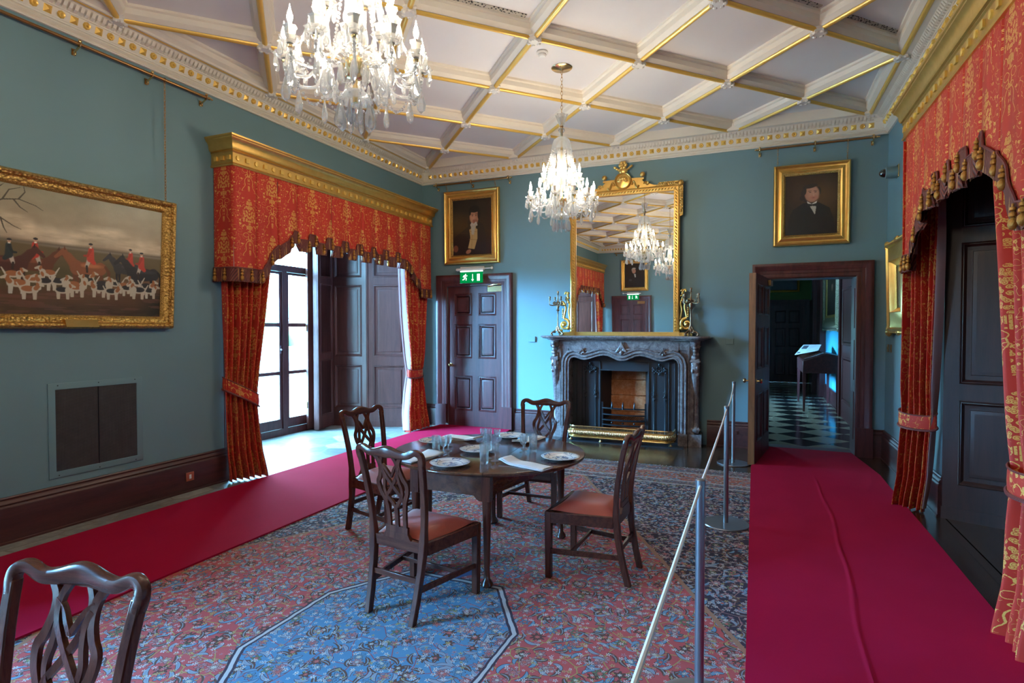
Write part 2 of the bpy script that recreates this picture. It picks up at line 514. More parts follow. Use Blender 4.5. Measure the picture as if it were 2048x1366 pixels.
def fringe_mat():
    g = G('bullion_fringe'); x, y, _ = g.xyz(g.coord('UV'))
    s = (x * 420. + (y * 160.)).sin()
    n = g.noise(g.vec(x * 60., y * 4., 0.), 1., 2)
    c = g.mix(s * .5 + .5, (.055, .008, .008), (.20, .035, .022))
    c = g.mix(n > .62, c, (.40, .20, .06))
    return g.bsdf(c, .6, 0, g.bump(s, .5, .004))
M['fringe'] = fringe_mat()
M['gold_thread'] = plain('gold_thread', (.42, .19, .035), .30, .5, bump=.3, bs=200)
M['braid'] = plain('maroon_braid', (.16, .03, .025), .55, bump=.4, bs=160)
# glass
def crystal(name, mixf=.45, tint=(.97, .985, 1.), sparkle_mix=0.):
    g = G(name)
    t = g.node('ShaderNodeBsdfTransparent'); t.inputs[0].default_value = tint + (1,)
    gl = g.node('ShaderNodeBsdfGlass'); gl.inputs['Color'].default_value = tint + (1,); gl.inputs['Roughness'].default_value = .0; gl.inputs['IOR'].default_value = 1.52
    mx = g.node('ShaderNodeMixShader'); mx.inputs[0].default_value = 1 - mixf
    g.nt.links.new(t.outputs[0], mx.inputs[1]); g.nt.links.new(gl.outputs[0], mx.inputs[2])
    if not sparkle_mix: g.nt.links.new(mx.outputs[0], g.out.inputs[0]); return g.mat
    tr = g.node('ShaderNodeBsdfTranslucent'); tr.inputs[0].default_value = (.95, .97, 1, 1)  # white diffuse share stands in for the sparkle of bulbs in the facets
    df = g.node('ShaderNodeBsdfDiffuse'); df.inputs[0].default_value = (.95, .97, 1, 1)
    m1 = g.node('ShaderNodeMixShader'); g.nt.links.new(tr.outputs[0], m1.inputs[1]); g.nt.links.new(df.outputs[0], m1.inputs[2])
    m2 = g.node('ShaderNodeMixShader'); m2.inputs[0].default_value = sparkle_mix; g.nt.links.new(mx.outputs[0], m2.inputs[1]); g.nt.links.new(m1.outputs[0], m2.inputs[2])
    g.nt.links.new(m2.outputs[0], g.out.inputs[0]); return g.mat
M['crystal'] = crystal('lead_crystal', .4, sparkle_mix=.20)
M['glassware'] = crystal('drinking_glass', .5, sparkle_mix=.05)
def pane():
    g = G('window_glass')
    t = g.node('ShaderNodeBsdfTransparent'); t.inputs[0].default_value = (.93, .97, .96, 1)
    gl = g.node('ShaderNodeBsdfGlossy'); gl.inputs['Roughness'].default_value = .02
    mx = g.node('ShaderNodeMixShader'); mx.inputs[0].default_value = .06
    g.nt.links.new(t.outputs[0], mx.inputs[1]); g.nt.links.new(gl.outputs[0], mx.inputs[2]); g.nt.links.new(mx.outputs[0], g.out.inputs[0])
    return g.mat
M['pane'] = pane()
M['mirror'] = plain('silvered_mirror', (.93, .94, .93), .0, 1)
M['mirror'].node_tree.nodes['Principled BSDF'].inputs['Roughness'].default_value = .004
def emit(name, c, k):
    g = G(name); e = g.node('ShaderNodeEmission'); e.inputs[0].default_value = tuple(c) + (1,); e.inputs[1].default_value = k
    g.nt.links.new(e.outputs[0], g.out.inputs[0]); return g.mat
BULB = 225.
M['bulb'] = emit('candle_bulb_lit', (1., .85, .64), BULB)
M['candle'] = plain('candle_tube', (.85, .80, .70), .4)
def vcol(name, rough=.35, coat=.2):
    g = G(name)
    a = g.node('ShaderNodeVertexColor'); a.layer_name = 'paint'
    nz = g.noise(g.coord(), 90, 3)
    return g.bsdf(S(g, a.outputs[0]), rough, 0, g.bump(nz, .12, .004), Coat_Weight=coat)
M['paint'] = vcol('oil_paint')
def mesh_vent():
    g = G('vent_mesh'); x, y, z = g.xyz(g.coord())
    w = ((y * 92.).fract() < .34).max((z * 92.).fract() < .34)
    n = g.noise(g.coord(), 14, 4)
    c = g.mix(w, (.004, .004, .005), g.mix(n, (.03, .028, .027), (.085, .08, .072)))
    return g.bsdf(c, .5, 0, g.bump(w, .4, .004))
M['vent_mesh'] = mesh_vent()
def perf():
    g = G('pierced_strip'); v = g.coord(); d, _, _ = g.voro(v, 38, 'F1', .6, '3D')
    return g.bsdf(g.mix(d < .36, (.45, .42, .36), (.01, .01, .01)), .6)
M['perf'] = perf()
def china():
    g = G('blue_white_china'); p = g.coord(); x, y, z = g.xyz(p)
    r = (x * x + y * y).sqrt(); th = g.atan2(y, x)
    n = g.noise(p, 55, 4, .7); n2 = g.noise(p, 110, 3)
    rim = (r > .088) * (r < .118) * ((th * 4.).cos() > .1) * (n > .5)
    ctr = (r < .055) * (n > .52)
    ln = ((r - .080).abs() < .0015).max((r - .1225).abs() < .0015)
    c = g.mix(rim.max(ctr), (.80, .80, .78), g.mix(n2, (.03, .06, .20), (.20, .26, .40)))
    c = g.mix(ln, c, (.16, .15, .22))
    return g.bsdf(c, .12, 0, None, Coat_Weight=.3)
M['china'] = china()
def paper():
    g = G('printed_panel'); x, y, z = g.xyz(g.coord('UV'))
    lines = ((y * 26.).fract() < .45) * (g.noise(g.vec(x * 60., (y * 26.).floor(), 0.), 1., 1) > .42) * (x > .45) * (x < .95) * (y > .1) * (y < .9)
    pic = (x > .08) * (x < .38) * (y > .55) * (y < .9)
    pic2 = (x > .05) * (x < .2) * (y > .1) * (y < .25)
    c = g.mix(lines * .5, (.72, .72, .72), (.2, .2, .2)); c = g.mix(pic.max(pic2), c, (.08, .08, .09))
    return g.bsdf(c, .4)
M['paper'] = paper()
M['green_sign'] = emit('exit_sign_green', (.0, .24, .055), .7)
M['white_sign'] = emit('exit_sign_white', (.75, 1., .85), .95)
M['tube'] = emit('sign_lamp_tube', (.75, 1., .85), 2.5)
M['clear'] = pane()
M['hedge'] = plain('hedge_leaves', (.22, .34, .18), .8, var=.3, vs=12, bump=.6, bs=20)
M['terrace'] = plain('terrace_paving', (.75, .75, .72), .8, var=.1)
M['wall_stone'] = plain('garden_stone', (.45, .44, .40), .85, var=.15)
# ------------------------------------------------------------------ the room
XL, XR, YF, YB = -5.12, 1.47, 8.28, -3.44
ZP, ZB, ZC = 4.30, 4.17, 3.97
def struct(name, mb, mats, label=None, **kw):
    o = mb.build(name, mats, **kw); o['kind'] = 'structure'
    if label: o['label'] = label
    return o
BAYS = [('left', 6.17, 1.78, 1.40, 1.38), ('left', -1.33, 1.78, 1.40, 1.38), ('right', 4.585, 1.285, 1.0, 1.2)]
OPEN_Z = 3.3

m = MB()
m.box(XL - .3, XL, YB - .3, -3.11, 0, 4.4); m.box(XL - .3, XL, .45, 4.39, 0, 4.4); m.box(XL - .3, XL, 7.95, YF + .35, 0, 4.4)
m.box(XL - .3, XL, -3.11, .45, OPEN_Z, 4.4); m.box(XL - .3, XL, 4.39, 7.95, OPEN_Z, 4.4)
wall_left = struct('wall_left', m, M['wall'], smooth=False)
m = MB()
m.box(XR, XR + .3, YB - .3, 3.30, 0, 4.4); m.box(XR, XR + .3, 5.87, YF + .35, 0, 4.4); m.box(XR, XR + .3, 3.30, 5.87, OPEN_Z, 4.4)
wall_right = struct('wall_right', m, M['wall'], smooth=False)
m = MB(); Y1 = YF + .35
m.box(XL, -4.645, YF, Y1, 0, 4.4); m.box(-4.645, -3.67, YF, Y1, 2.274, 4.4); m.box(-4.645, -3.67, YF + .16, Y1, 0, 2.274)
m.box(-3.67, -2.42, YF, Y1, 0, 4.4); m.box(-2.42, -1.02, YF, Y1, 1.22, 4.4); m.box(-1.02, .13, YF, Y1, 0, 4.4)
m.box(.13, 1.15, YF, Y1, 2.25, 4.4); m.box(1.15, XR, YF, Y1, 0, 4.4)
wall_far = struct('wall_far', m, M['wall'], smooth=False)
m = MB(); m.box(XL, XR, YB - .3, YB, 0, 4.4)
wall_back = struct('wall_back', m, M['wall'], smooth=False)

m = MB(); m.box(-4.05, XR + .02, YB, YF + .34, -.12, 0); m.box(XR + .01, XR + 1.6, 3.0, 6.2, -.12, 0)
floor = struct('floor', m, M['boards'], smooth=False)
m = MB(); m.box(-6.75, -4.05, YB, YF + .02, -.12, 0)
fl2 = m.build('flagstone_strip', M['flags'], parent=floor, smooth=False)
fl2['label'] = 'grey flagstones along the window wall'

# ceiling with a lattice of moulded beams
NX, NY, DX, DY = -4.948, 8.19, .7757, .829
m = MB(); m.box(XL - .3, XR + .3, YB - .3, YF + .35, ZP, ZP + .12)
ceiling = struct('ceiling', m, M['ceil'], smooth=False)
def node(i, j): return (NX + DX * i, NY - DY * j)
BEAM = [(-.095, ZP + .003), (-.09, ZP - .02), (-.07, ZP - .03), (-.064, ZP - .075), (-.045, ZP - .09), (-.026, ZP - .105), (.026, ZP - .105), (.045, ZP - .09), (.064, ZP - .075), (.07, ZP - .03), (.09, ZP - .02), (.095, ZP + .003)]
ROD = [(.024 * cos(a), ZP - .108 + .024 * sin(a)) for a in [PI * k / 6 for k in range(0, -7, -1)]]
def beam(a, b, parent):
    m = MB(); m.sweep([a, b], BEAM, caps=False); m.mi = 1; m.sweep([a, b], ROD, caps=False)
    return m.build('ceiling_beam', [M['plaster'], M['gilt_paint']], parent=parent)
lines = []
for c in range(-14, 9, 2):
    i0 = max(0, c); i1 = min(8, 14 + c)
    if i1 > i0: lines.append(((i0, i0 - c), (i1, i1 - c)))
for c in range(2, 22, 2):
    i0 = max(0, c - 14); i1 = min(8, c)
    if i1 > i0: lines.append(((i0, c - i0), (i1, c - i1)))
for a, b in lines: beam(node(*a), node(*b), ceiling)
for a, b in (((0, 0), (8, 0)), ((8, 0), (8, 14)), ((8, 14), (0, 14)), ((0, 14), (0, 0))): beam(node(*a), node(*b), ceiling)
m = MB()
m.lathe([(0, 0), (.05, .0), (.062, .012), (.055, .03), (.07, .045), (.045, .075), (.03, .14), (0, .14)], 12, wob=lambda a, z: 1 + .16 * cos(6 * a))
for k in range(6): m.ball((.052 * cos(k * PI / 3), .052 * sin(k * PI / 3), .004), .02, .02, .014, 6, 4)
boss0 = None
for i in range(9):
    for j in range(15):
        if (i + j) % 2: continue
        x, y = node(i, j)
        if boss0 is None:
            boss0 = m.build('ceiling_boss', M['plaster_white'], parent=ceiling, local=True); boss0.location = (x, y, ZP - .15)
        else:
            o = boss0.copy(); COL.objects.link(o); o.location = (x, y, ZP - .15)
for a, b, s in (((2, 0), (3, 1), 1), ((5, 1), (6, 0), 1), ((6, 4), (7, 3), -1), ((7, 3), (8, 2), -1), ((0, 6), (1, 7), -1), ((3, 5), (2, 6), 1), ((4, 4), (3, 5), 1)):
    p, q = Vector(node(*a)), Vector(node(*b)); d = (q - p).normalized(); n = Vector((-d.y, d.x)) * s * .125
    p2 = p + d * .14 + n; q2 = q - d * .14 + n; w = Vector((-d.y, d.x)) * .022
    m = MB(); m.prism([(p2 - w)[:], (q2 - w)[:], (q2 + w)[:], (p2 + w)[:]], ZP - .008, ZP + .002)
    m.build('ceiling_vent_strip', M['perf'], parent=ceiling, smooth=False)['label'] = 'pierced ventilation strip beside a beam'

# cornice all round: mouldings, gilded studs, fluted cove
loop = [(XL, YB), (XR, YB), (XR, YF), (XL, YF)]
m = MB()
m.sweep(loop, [(0, ZC - .01), (.022, ZC - .01), (.03, ZC + .002), (.022, ZC + .014), (.03, ZC + .018), (.045, ZC + .03), (.04, ZC + .042), (.052, ZC + .046), (.055, ZC + .056),
               (.06, ZC + .06), (.082, ZC + .128), (.09, ZC + .13), (.092, ZC + .138), (.105, ZC + .165), (.145, ZC + .19), (.15, ZC + .197), (.20, ZC + .205), (.20, ZC + .34)], closed=True)
m.mi = 1
k = 0
for (a, b) in zip(loop, loop[1:] + loop[:1]):
    a = Vector(a); b = Vector(b); d = (b - a).normalized(); nn = Vector((-d.y, d.x)); L = (b - a).length
    cnt = int((L - .25) / .094)
    for q in range(cnt):
        s = L / 2 + (q - (cnt - 1) / 2) * .094
        c = a + d * s
        up = Vector((nn.x * .022, nn.y * .022, .068)).normalized(); out = Vector((nn.x, nn.y, -.32)).normalized(); dd = Vector((d.x, d.y, 0))
        C = Vector((c.x + nn.x * .071, c.y + nn.y * .071, ZC + .094))
        h = .029
        if k % 2:
            v = [C - dd * h - up * h, C + dd * h - up * h, C + dd * h + up * h, C - dd * h + up * h, C + out * .024]
            m.add([tuple(p) for p in v], [(0, 1, 4), (1, 2, 4), (2, 3, 4), (3, 0, 4)])
        else:
            r0 = [tuple(C + (dd * cos(t) + up * sin(t)) * .031) for t in [2 * PI * e / 8 for e in range(8)]]
            r1 = [tuple(C + (dd * cos(t) + up * sin(t)) * .024 + out * .016) for t in [2 * PI * e / 8 for e in range(8)]]
            r2 = [tuple(C + (dd * cos(t) + up * sin(t)) * .012 + out * .012) for t in [2 * PI * e / 8 for e in range(8)]]
            m.loft([r0, r1, r2], caps=False); m.add([r2[e] for e in range(8)] + [tuple(C + out * .024)], [(e, (e + 1) % 8, 8) for e in range(8)])
        k += 1
    m.mi = 0
    cnt = int((L - .3) / .042)
    for q in range(cnt):
        c = a + d * (L / 2 + (q - (cnt - 1) / 2) * .042); t = d * .013
        lo = [(c.x - t.x + nn.x * .094, c.y - t.y + nn.y * .094, ZC + .139), (c.x + t.x + nn.x * .094, c.y + t.y + nn.y * .094, ZC + .139)]
        mid = [(c.x - t.x + nn.x * .125, c.y - t.y + nn.y * .125, ZC + .155), (c.x + t.x + nn.x * .125, c.y + t.y + nn.y * .125, ZC + .155)]
        hi = [(c.x - t.x + nn.x * .148, c.y - t.y + nn.y * .148, ZC + .188), (c.x + t.x + nn.x * .148, c.y + t.y + nn.y * .148, ZC + .188)]
        m.add(lo + mid + hi, [(0, 1, 3, 2), (2, 3, 5, 4)])
    m.mi = 1
struct('trim_1', m, [M['plaster'], M['gilt_paint']], 'cream cornice with gilded studs', flip=False, ang=25)

# baseboards
BASE = [(0, .345), (.012, .345), (.018, .335), (.014, .322), (.024, .312), (.03, .296), (.024, .284), (.032, .276), (.036, .262), (.036, .02), (.042, .015), (.042, 0), (0, 0)]
def baseboard(name, runs):
    m = MB()
    for r in runs: m.sweep(r, BASE)
    return struct(name, m, M['mah_y'])
baseboard('baseboard_left', [[(XL, 4.39), (XL, .45)], [(XL, YF), (XL, 7.95)], [(XL, -3.11), (XL, YB)]])
baseboard('baseboard_far', [[(-4.835, YF), (XL, YF)], [(-2.86, YF), (-3.455, YF)], [(-.045, YF), (-.6, YF)], [(XR, YF), (1.35, YF)]])
baseboard('baseboard_right', [[(XR, 5.87), (XR, YF)], [(XR, YB), (XR, 3.30)]])
baseboard('baseboard_back', [[(XL, YB), (-4.5, YB)], [(-3.3, YB), (XR, YB)]])

# ------------------------------------------------------------------ panelled joinery
def panels(m, x0, x1, z0, z1, y, cols, rows, d=.016, mould=.045, raised=True):
    """stiles, rails, mouldings and fields on the plane local y; openings are cols x rows; +y is outwards"""
    xs = [x0] + [q for c in cols for q in c] + [x1]; zs = [z0] + [q for r in rows for q in r] + [z1]
    m.box(x0, x1, y - .012, y, z0, z1)
    for a in range(0, len(xs), 2): m.box(xs[a], xs[a + 1], y - .002, y + d, z0, z1)
    for a in range(0, len(zs), 2):
        for c in cols: m.box(c[0] - .001, c[1] + .001, y - .002, y + d - .0005, zs[a], zs[a + 1])
    sv = m.x
    for c in cols:
        for r in rows:
            m.x = sv @ STAND
            path = [(c[0], r[0]), (c[1], r[0]), (c[1], r[1]), (c[0], r[1])]
            m.sweep(path, [(0, y + d + .004), (.006, y + d + .008), (.012, y + d + .002), (.018, y + d + .004), (mould * .6, y + .004), (mould, y + .002)], closed=True)
            if raised:
                q = mould + .012
                m.sweep([(c[0] + q, r[0] + q), (c[1] - q, r[0] + q), (c[1] - q, r[1] - q), (c[0] + q, r[1] - q)], [(0, y + .001), (.004, y + .008), (.03, y + .012)], closed=True)
                q += .03
                m.add([(c[0] + q, r[0] + q, y + .012), (c[1] - q, r[0] + q, y + .012), (c[1] - q, r[1] - q, y + .012), (c[0] + q, r[1] - q, y + .012)], [(0, 1, 2, 3)])
            m.x = sv

def casing(m, x0, x1, zt, y, w=.185, plinth=.36):
    """moulded architrave: inner edges x0,x1,zt ; local frame, sweep stands in the wall plane"""
    sv = m.x; m.x = sv @ STAND
    prof = [(0, y), (0, y + .02), (.012, y + .026), (.05, y + .024), (.055, y + .03), (.09, y + .034), (.10, y + .044), (.125, y + .05), (.14, y + .062), (.165, y + .066), (w - .004, y + .06), (w, y + .05), (w, y)]
    m.sweep([(x0, plinth), (x0, zt), (x1, zt), (x1, plinth)], prof)
    m.x = sv
    for a, b in ((x0 - w - .008, x0 + .002), (x1 - .002, x1 + w + .008)): m.box(a, b, y - .001, y + .074, 0, plinth)

def knob(m, x, y, z, s=1, r=.026):
    """turned door knob sticking out along local y (sign s)"""
    sv = m.x
    m.x = sv @ Matrix.Translation((x, y, z)) @ Matrix.Rotation(-s * PI / 2, 4, 'X')
    m.lathe([(0, 0), (r * 1.1, 0), (r * 1.1, .006), (.010, .010), (.009, .035), (r * .8, .04), (r, .052), (r * .8, .066), (0, .07)], 14)
    m.x = sv

# six-panel door in the far wall
Fm = frame_far(0)
door_1 = thing('door_1', (-4.157, YF, 0), 'closed six-panel mahogany door under the green exit sign', 'door', kind='structure')
m = MB(Fm); casing(m, -4.645, -3.67, 2.274, .001)
m.build('casing', M['mah'], parent=door_1)
m = MB(Fm)
COLS6 = [(-4.53, -4.205), (-4.09, -3.78)]; ROWS6 = [(.26, .83), (1.11, 1.665), (1.80, 2.16)]
m.box(-4.644, -3.671, -.08, -.03, .012, 2.272)
panels(m, -4.644, -3.671, .012, 2.272, -.03, COLS6, ROWS6)
leaf = m.build('leaf', M['mah'], parent=door_1)
m = MB(Fm); knob(m, -4.585, -.014, 1.0)
m.build('knob', M['brass_old'], parent=leaf)
m = MB(Fm); m.box(-3.92, -3.67, -.012, .012, 2.175, 2.268)
dc = m.build('door_closer', M['brass'], parent=door_1, bevel=.004)
m = MB(Fm); m.tube([(-3.90, .02, 2.262), (-3.78, .07, 2.285), (-3.66, .055, 2.29)], .008, 6); m.ball((-3.90, .02, 2.262), .016); m.ball((-3.78, .07, 2.285), .013)
m.build('arm', M['brass'], parent=dc)

# doorway on the right with its open leaf
door_2 = thing('door_2', (.64, YF, 0), 'mahogany doorway standing open to the dark passage', 'door', kind='structure')
m = MB(Fm); casing(m, .14, 1.15, 2.25, .001)
m.build('casing', M['mah'], parent=door_2)
m = MB(Fm)
m.box(.13, .142, -.352, -.001, 0, 2.25); m.box(1.148, 1.16, -.352, -.001, 0, 2.25); m.box(.13, 1.16, -.352, -.001, 2.24, 2.26)
for a, b in ((.142, .150), (1.140, 1.148)):
    m.box(a, b, -.30, -.06, .2, .8); m.box(a, b, -.30, -.06, .95, 1.45); m.box(a, b, -.30, -.06, 1.6, 2.1)
m.box(.13, 1.16, -.352, .0, -.01, .012)
m.build('lining', M['mah'], parent=door_2)
# leaf hinged on the left jamb, swung into the room
hinge = Vector((.135, 8.235)); free = Vector((-.035, 7.20)); dv = (free - hinge); Ld = dv.length; dv.normalize(); nv = Vector((-dv.y, dv.x))  # nv points to +X
Lm = Matrix(((dv.x, nv.x, 0, hinge.x), (dv.y, nv.y, 0, hinge.y), (0, 0, 1, 0), (0, 0, 0, 1)))
m = MB(Lm)
m.box(0, Ld - .0015, -.022, .022, .014, 2.235)
C2 = [(.12, .47), (.58, .93)]; R2 = [(.26, .83), (1.11, 1.62), (1.76, 2.12)]
panels(m, 0, Ld - .0015, .014, 2.235, .022, C2, R2)
mm = MB(Lm @ Matrix.Scale(-1, 4, (0, 1, 0))); panels(mm, 0, Ld - .0015, .014, 2.235, .022, C2, R2)
m.x = Matrix.Identity(4); m.add(mm.v, mm.f)
leaf = m.build('leaf', M['mah'], parent=door_2)
m = MB(Lm); m.box(Ld - .001, Ld + .004, -.034, .034, .014, 2.235)
m.build('door_edge', M['oak_edge'], parent=leaf)['label'] = 'lighter brown leading edge'
for s in (1, -1):
    m = MB(Lm); knob(m, Ld - .07, .038 * s, .985, s, .028); m.build('knob', M['brass'], parent=leaf)
m = MB(Lm); m.box(.03, .20, .038, .075, 2.14, 2.21)
m.build('door_closer', M['brass_old'], parent=door_2, bevel=.004)

# back-wall door seen in the mirror
Bm = frame_back(0)
door_3 = thing('door_3', (-3.93, YB, 0), 'mahogany door reflected low in the mirror', 'door', kind='structure')
m = MB(Bm); casing(m, -4.42, -3.44, 2.274, .001); m.build('casing', M['mah'], parent=door_3)
m = MB(Bm); m.box(-4.42, -3.44, .0, .006, 0, 2.274); panels(m, -4.42, -3.44, .01, 2.274, .008, [(-4.31, -3.985), (-3.875, -3.55)], ROWS6, d=.012)
m.build('leaf', M['mah'], parent=door_3)
m = MB(Bm); m.box(-3.72, -3.47, .02, .05, 2.175, 2.268); m.build('door_closer', M['brass'], parent=door_3, bevel=.004)

# ------------------------------------------------------------------ window bays: splayed panelled reveals, shutters, glazed doors
def bay(side, yc, hw, hw2, dep, idx, glazed):
    Fr = frame_left(yc) if side == 'left' else frame_right(yc)
    wall = wall_left if side == 'left' else wall_right
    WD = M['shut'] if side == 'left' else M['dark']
    zt = OPEN_Z
    for s in (-1, 1):
        # reveal plan: room corner A, knuckle B, window corner C
        A = Vector((hw * s, 0)); B = Vector(((hw - .265) * s, -.664)); Cc = Vector((hw2 * s, -dep + .05))
        for (p, q, nm) in ((A, B, 'reveal_panelling'), (B, Cc, 'reveal_panelling')):
            d = (q - p); L = d.length; d.normalize(); n = Vector((-d.y, d.x)) * (1 if s > 0 else -1)
            if n.x * s > 0: n = -n
            X = Fr @ Matrix(((d.x, n.x, 0, p.x), (d.y, n.y, 0, p.y), (0, 0, 1, 0), (0, 0, 0, 1)))
            m = MB(X)
            m.box(-.01, L + .01, -.06, -.012, 0, zt)
            m.box(-.01, L + .01, -.012, .024, 0, .10)
            cols = [(.10, L - .09)]
            panels(m, -.002, L + .002, 0, zt, .0, cols, [(.30, 1.0), (1.14, 2.30), (2.42, 3.16)], d=.02, mould=.06)
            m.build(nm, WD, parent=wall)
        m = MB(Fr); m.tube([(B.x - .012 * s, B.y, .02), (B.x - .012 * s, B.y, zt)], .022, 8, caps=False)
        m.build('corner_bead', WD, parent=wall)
    m = MB(Fr); m.box(-hw - .02, hw + .02, -dep - .1, 0, zt, zt + .08); m.build('soffit', M['mah_y'], parent=wall, smooth=False)
    # window wall
    win = thing('window_%d' % idx, tuple(Fr @ Vector((0, -dep, 0))), None, kind='structure')
    m = MB(Fr)
    W = hw2 - .02; y0, y1 = -dep - .05, -dep + .03
    if glazed:
        m.box(-W - .4, -W + .10, y0, y1, 0, zt); m.box(W - .10, W + .4, y0, y1, 0, zt)
        m.box(-W, W, y0, y1, 0, .10); m.box(-W, W, y0, y1, 2.44, 2.535)
        for u in (-.43, .43): m.box(u - .045, u + .045, y0, y1, .1, 2.44)
        # arched head
        zs, ze = 2.60, 3.16; n = 24
        pts = [((W - .10) * cos(PI * k / n), zs + (ze - zs) * sin(PI * k / n)) for k in range(n + 1)]
        for k in range(n):
            (xa, za), (xb, zb) = pts[k], pts[k + 1]
            m.hexa([(xb, y0, zb), (xa, y0, za), (xa, y1, za), (xb, y1, zb)], [(xb, y0, zt), (xa, y0, zt), (xa, y1, zt), (xb, y1, zt)])
        fr = m.build('frame', M['mah'], parent=win, ang=30)
        m = MB(Fr); m.box(-W + .05, W - .05, -dep - .022, -dep - .018, 2.5, 3.2); m.build('pane', M['pane'], parent=win, smooth=False)
        for (a, b) in ((-W + .10, -.475), (-.385, .385), (.475, W - .10)):
            m = MB(Fr); t0, t1 = -dep - .035, -dep + .012; e = .05
            m.box(a, a + e, t0, t1, .105, 2.435); m.box(b - e, b, t0, t1, .105, 2.435)
            for z0, z1 in ((.105, .245), (.905, .955), (1.62, 1.675), (2.40, 2.435)): m.box(a + e - .001, b - e + .001, t0, t1, z0, z1)
            cs = m.build('casement', M['mah'], parent=win)
            m = MB(Fr); m.box(a + e, b - e, -dep - .012, -dep - .008, .24, 2.41); m.build('pane', M['pane'], parent=cs, smooth=False)
            m = MB(Fr); m.box(b - e + .012, b - e + .028, t1, t1 + .006, 1.22, 1.34); m.ball((b - e + .02, t1 + .018, 1.28), .016)
            m.build('handle', M['steel'], parent=cs)
    else:
        m.box(-W - .4, W + .4, y0, y1, 0, zt); fr = m.build('frame', M['mah'], parent=win)
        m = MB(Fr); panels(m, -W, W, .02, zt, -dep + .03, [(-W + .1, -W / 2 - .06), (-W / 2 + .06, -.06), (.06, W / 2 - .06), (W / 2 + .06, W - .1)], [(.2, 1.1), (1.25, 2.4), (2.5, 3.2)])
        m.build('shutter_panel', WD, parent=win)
    return Fr, win
bays = []
for i, (sd, yc, hw, hw2, dep) in enumerate(BAYS): bays.append(bay(sd, yc, hw, hw2, dep, i + 1, sd == 'left'))

# hinged shutters standing away from the far jamb of the lit window
def shutter(p, q, label, t=.03, parent=None, pan=True):
    p = Vector(p); q = Vector(q); d = q - p; L = d.length; d.normalize(); n = Vector((-d.y, d.x))
    X = Matrix(((d.x, n.x, 0, p.x), (d.y, n.y, 0, p.y), (0, 0, 1, 0), (0, 0, 0, 1)))
    root = thing('shutter', (p.x, p.y, 0), label, 'shutter', 'wooden window shutters')
    m = MB(X); m.box(0, L, -t, t, .02, 3.2)
    c = [(.07, L - .07)] if L > .3 else []
    if c:
        panels(m, .0, L, .02, 3.2, t, c, [(.22, 1.1), (1.2, 2.3), (2.4, 3.1)], d=.010, mould=.03, raised=False)
        mm = MB(X @ Matrix.Scale(-1, 4, (0, 1, 0))); panels(mm, 0, L, .02, 3.2, t, c, [(.22, 1.1), (1.2, 2.3), (2.4, 3.1)], d=.010, mould=.03, raised=False)
        m.x = Matrix.Identity(4); m.add(mm.v, mm.f)
    m.build('board', M['shut'], parent=root)
    for z in (.4, 1.6, 2.8):
        m = MB(X); m.tube([(-.006, 0, z - .05), (-.006, 0, z + .05)], .008, 6); m.build('hinge', M['brass_old'], parent=root)
    return root
shutter((-6.40, 7.535), (-6.27, 7.03), 'brown panelled shutter leaf standing away from the window jamb')
shutter((-6.44, 7.02), (-6.44, 7.29), 'narrow dark shutter leaf flat against the glazed door', .02)
# ------------------------------------------------------------------ pelmets, valances, curtains
TASSEL = [(.0, 0), (.006, 0), (.006, -.014), (.014, -.019), (.014, -.032), (.006, -.038), (.017, -.047), (.017, -.062), (.007, -.069), (.019, -.082), (.022, -.105), (.013, -.124), (0, -.13)]
tassel_mesh = None
def cloth_bottom(e, k):
    """height of the cloth hem at distance e from the nearer end; k = half-panel index"""
    z = interp(e, [0, .34, .36, .5, .62, .78], [2.20, 2.20, 2.26, 2.42, 2.52, 2.62])
    if e > .78: z = 2.64 + (.045 if k % 2 else -.035)
    elif e > .36: z += (.02 if k % 2 else -.015)
    return z

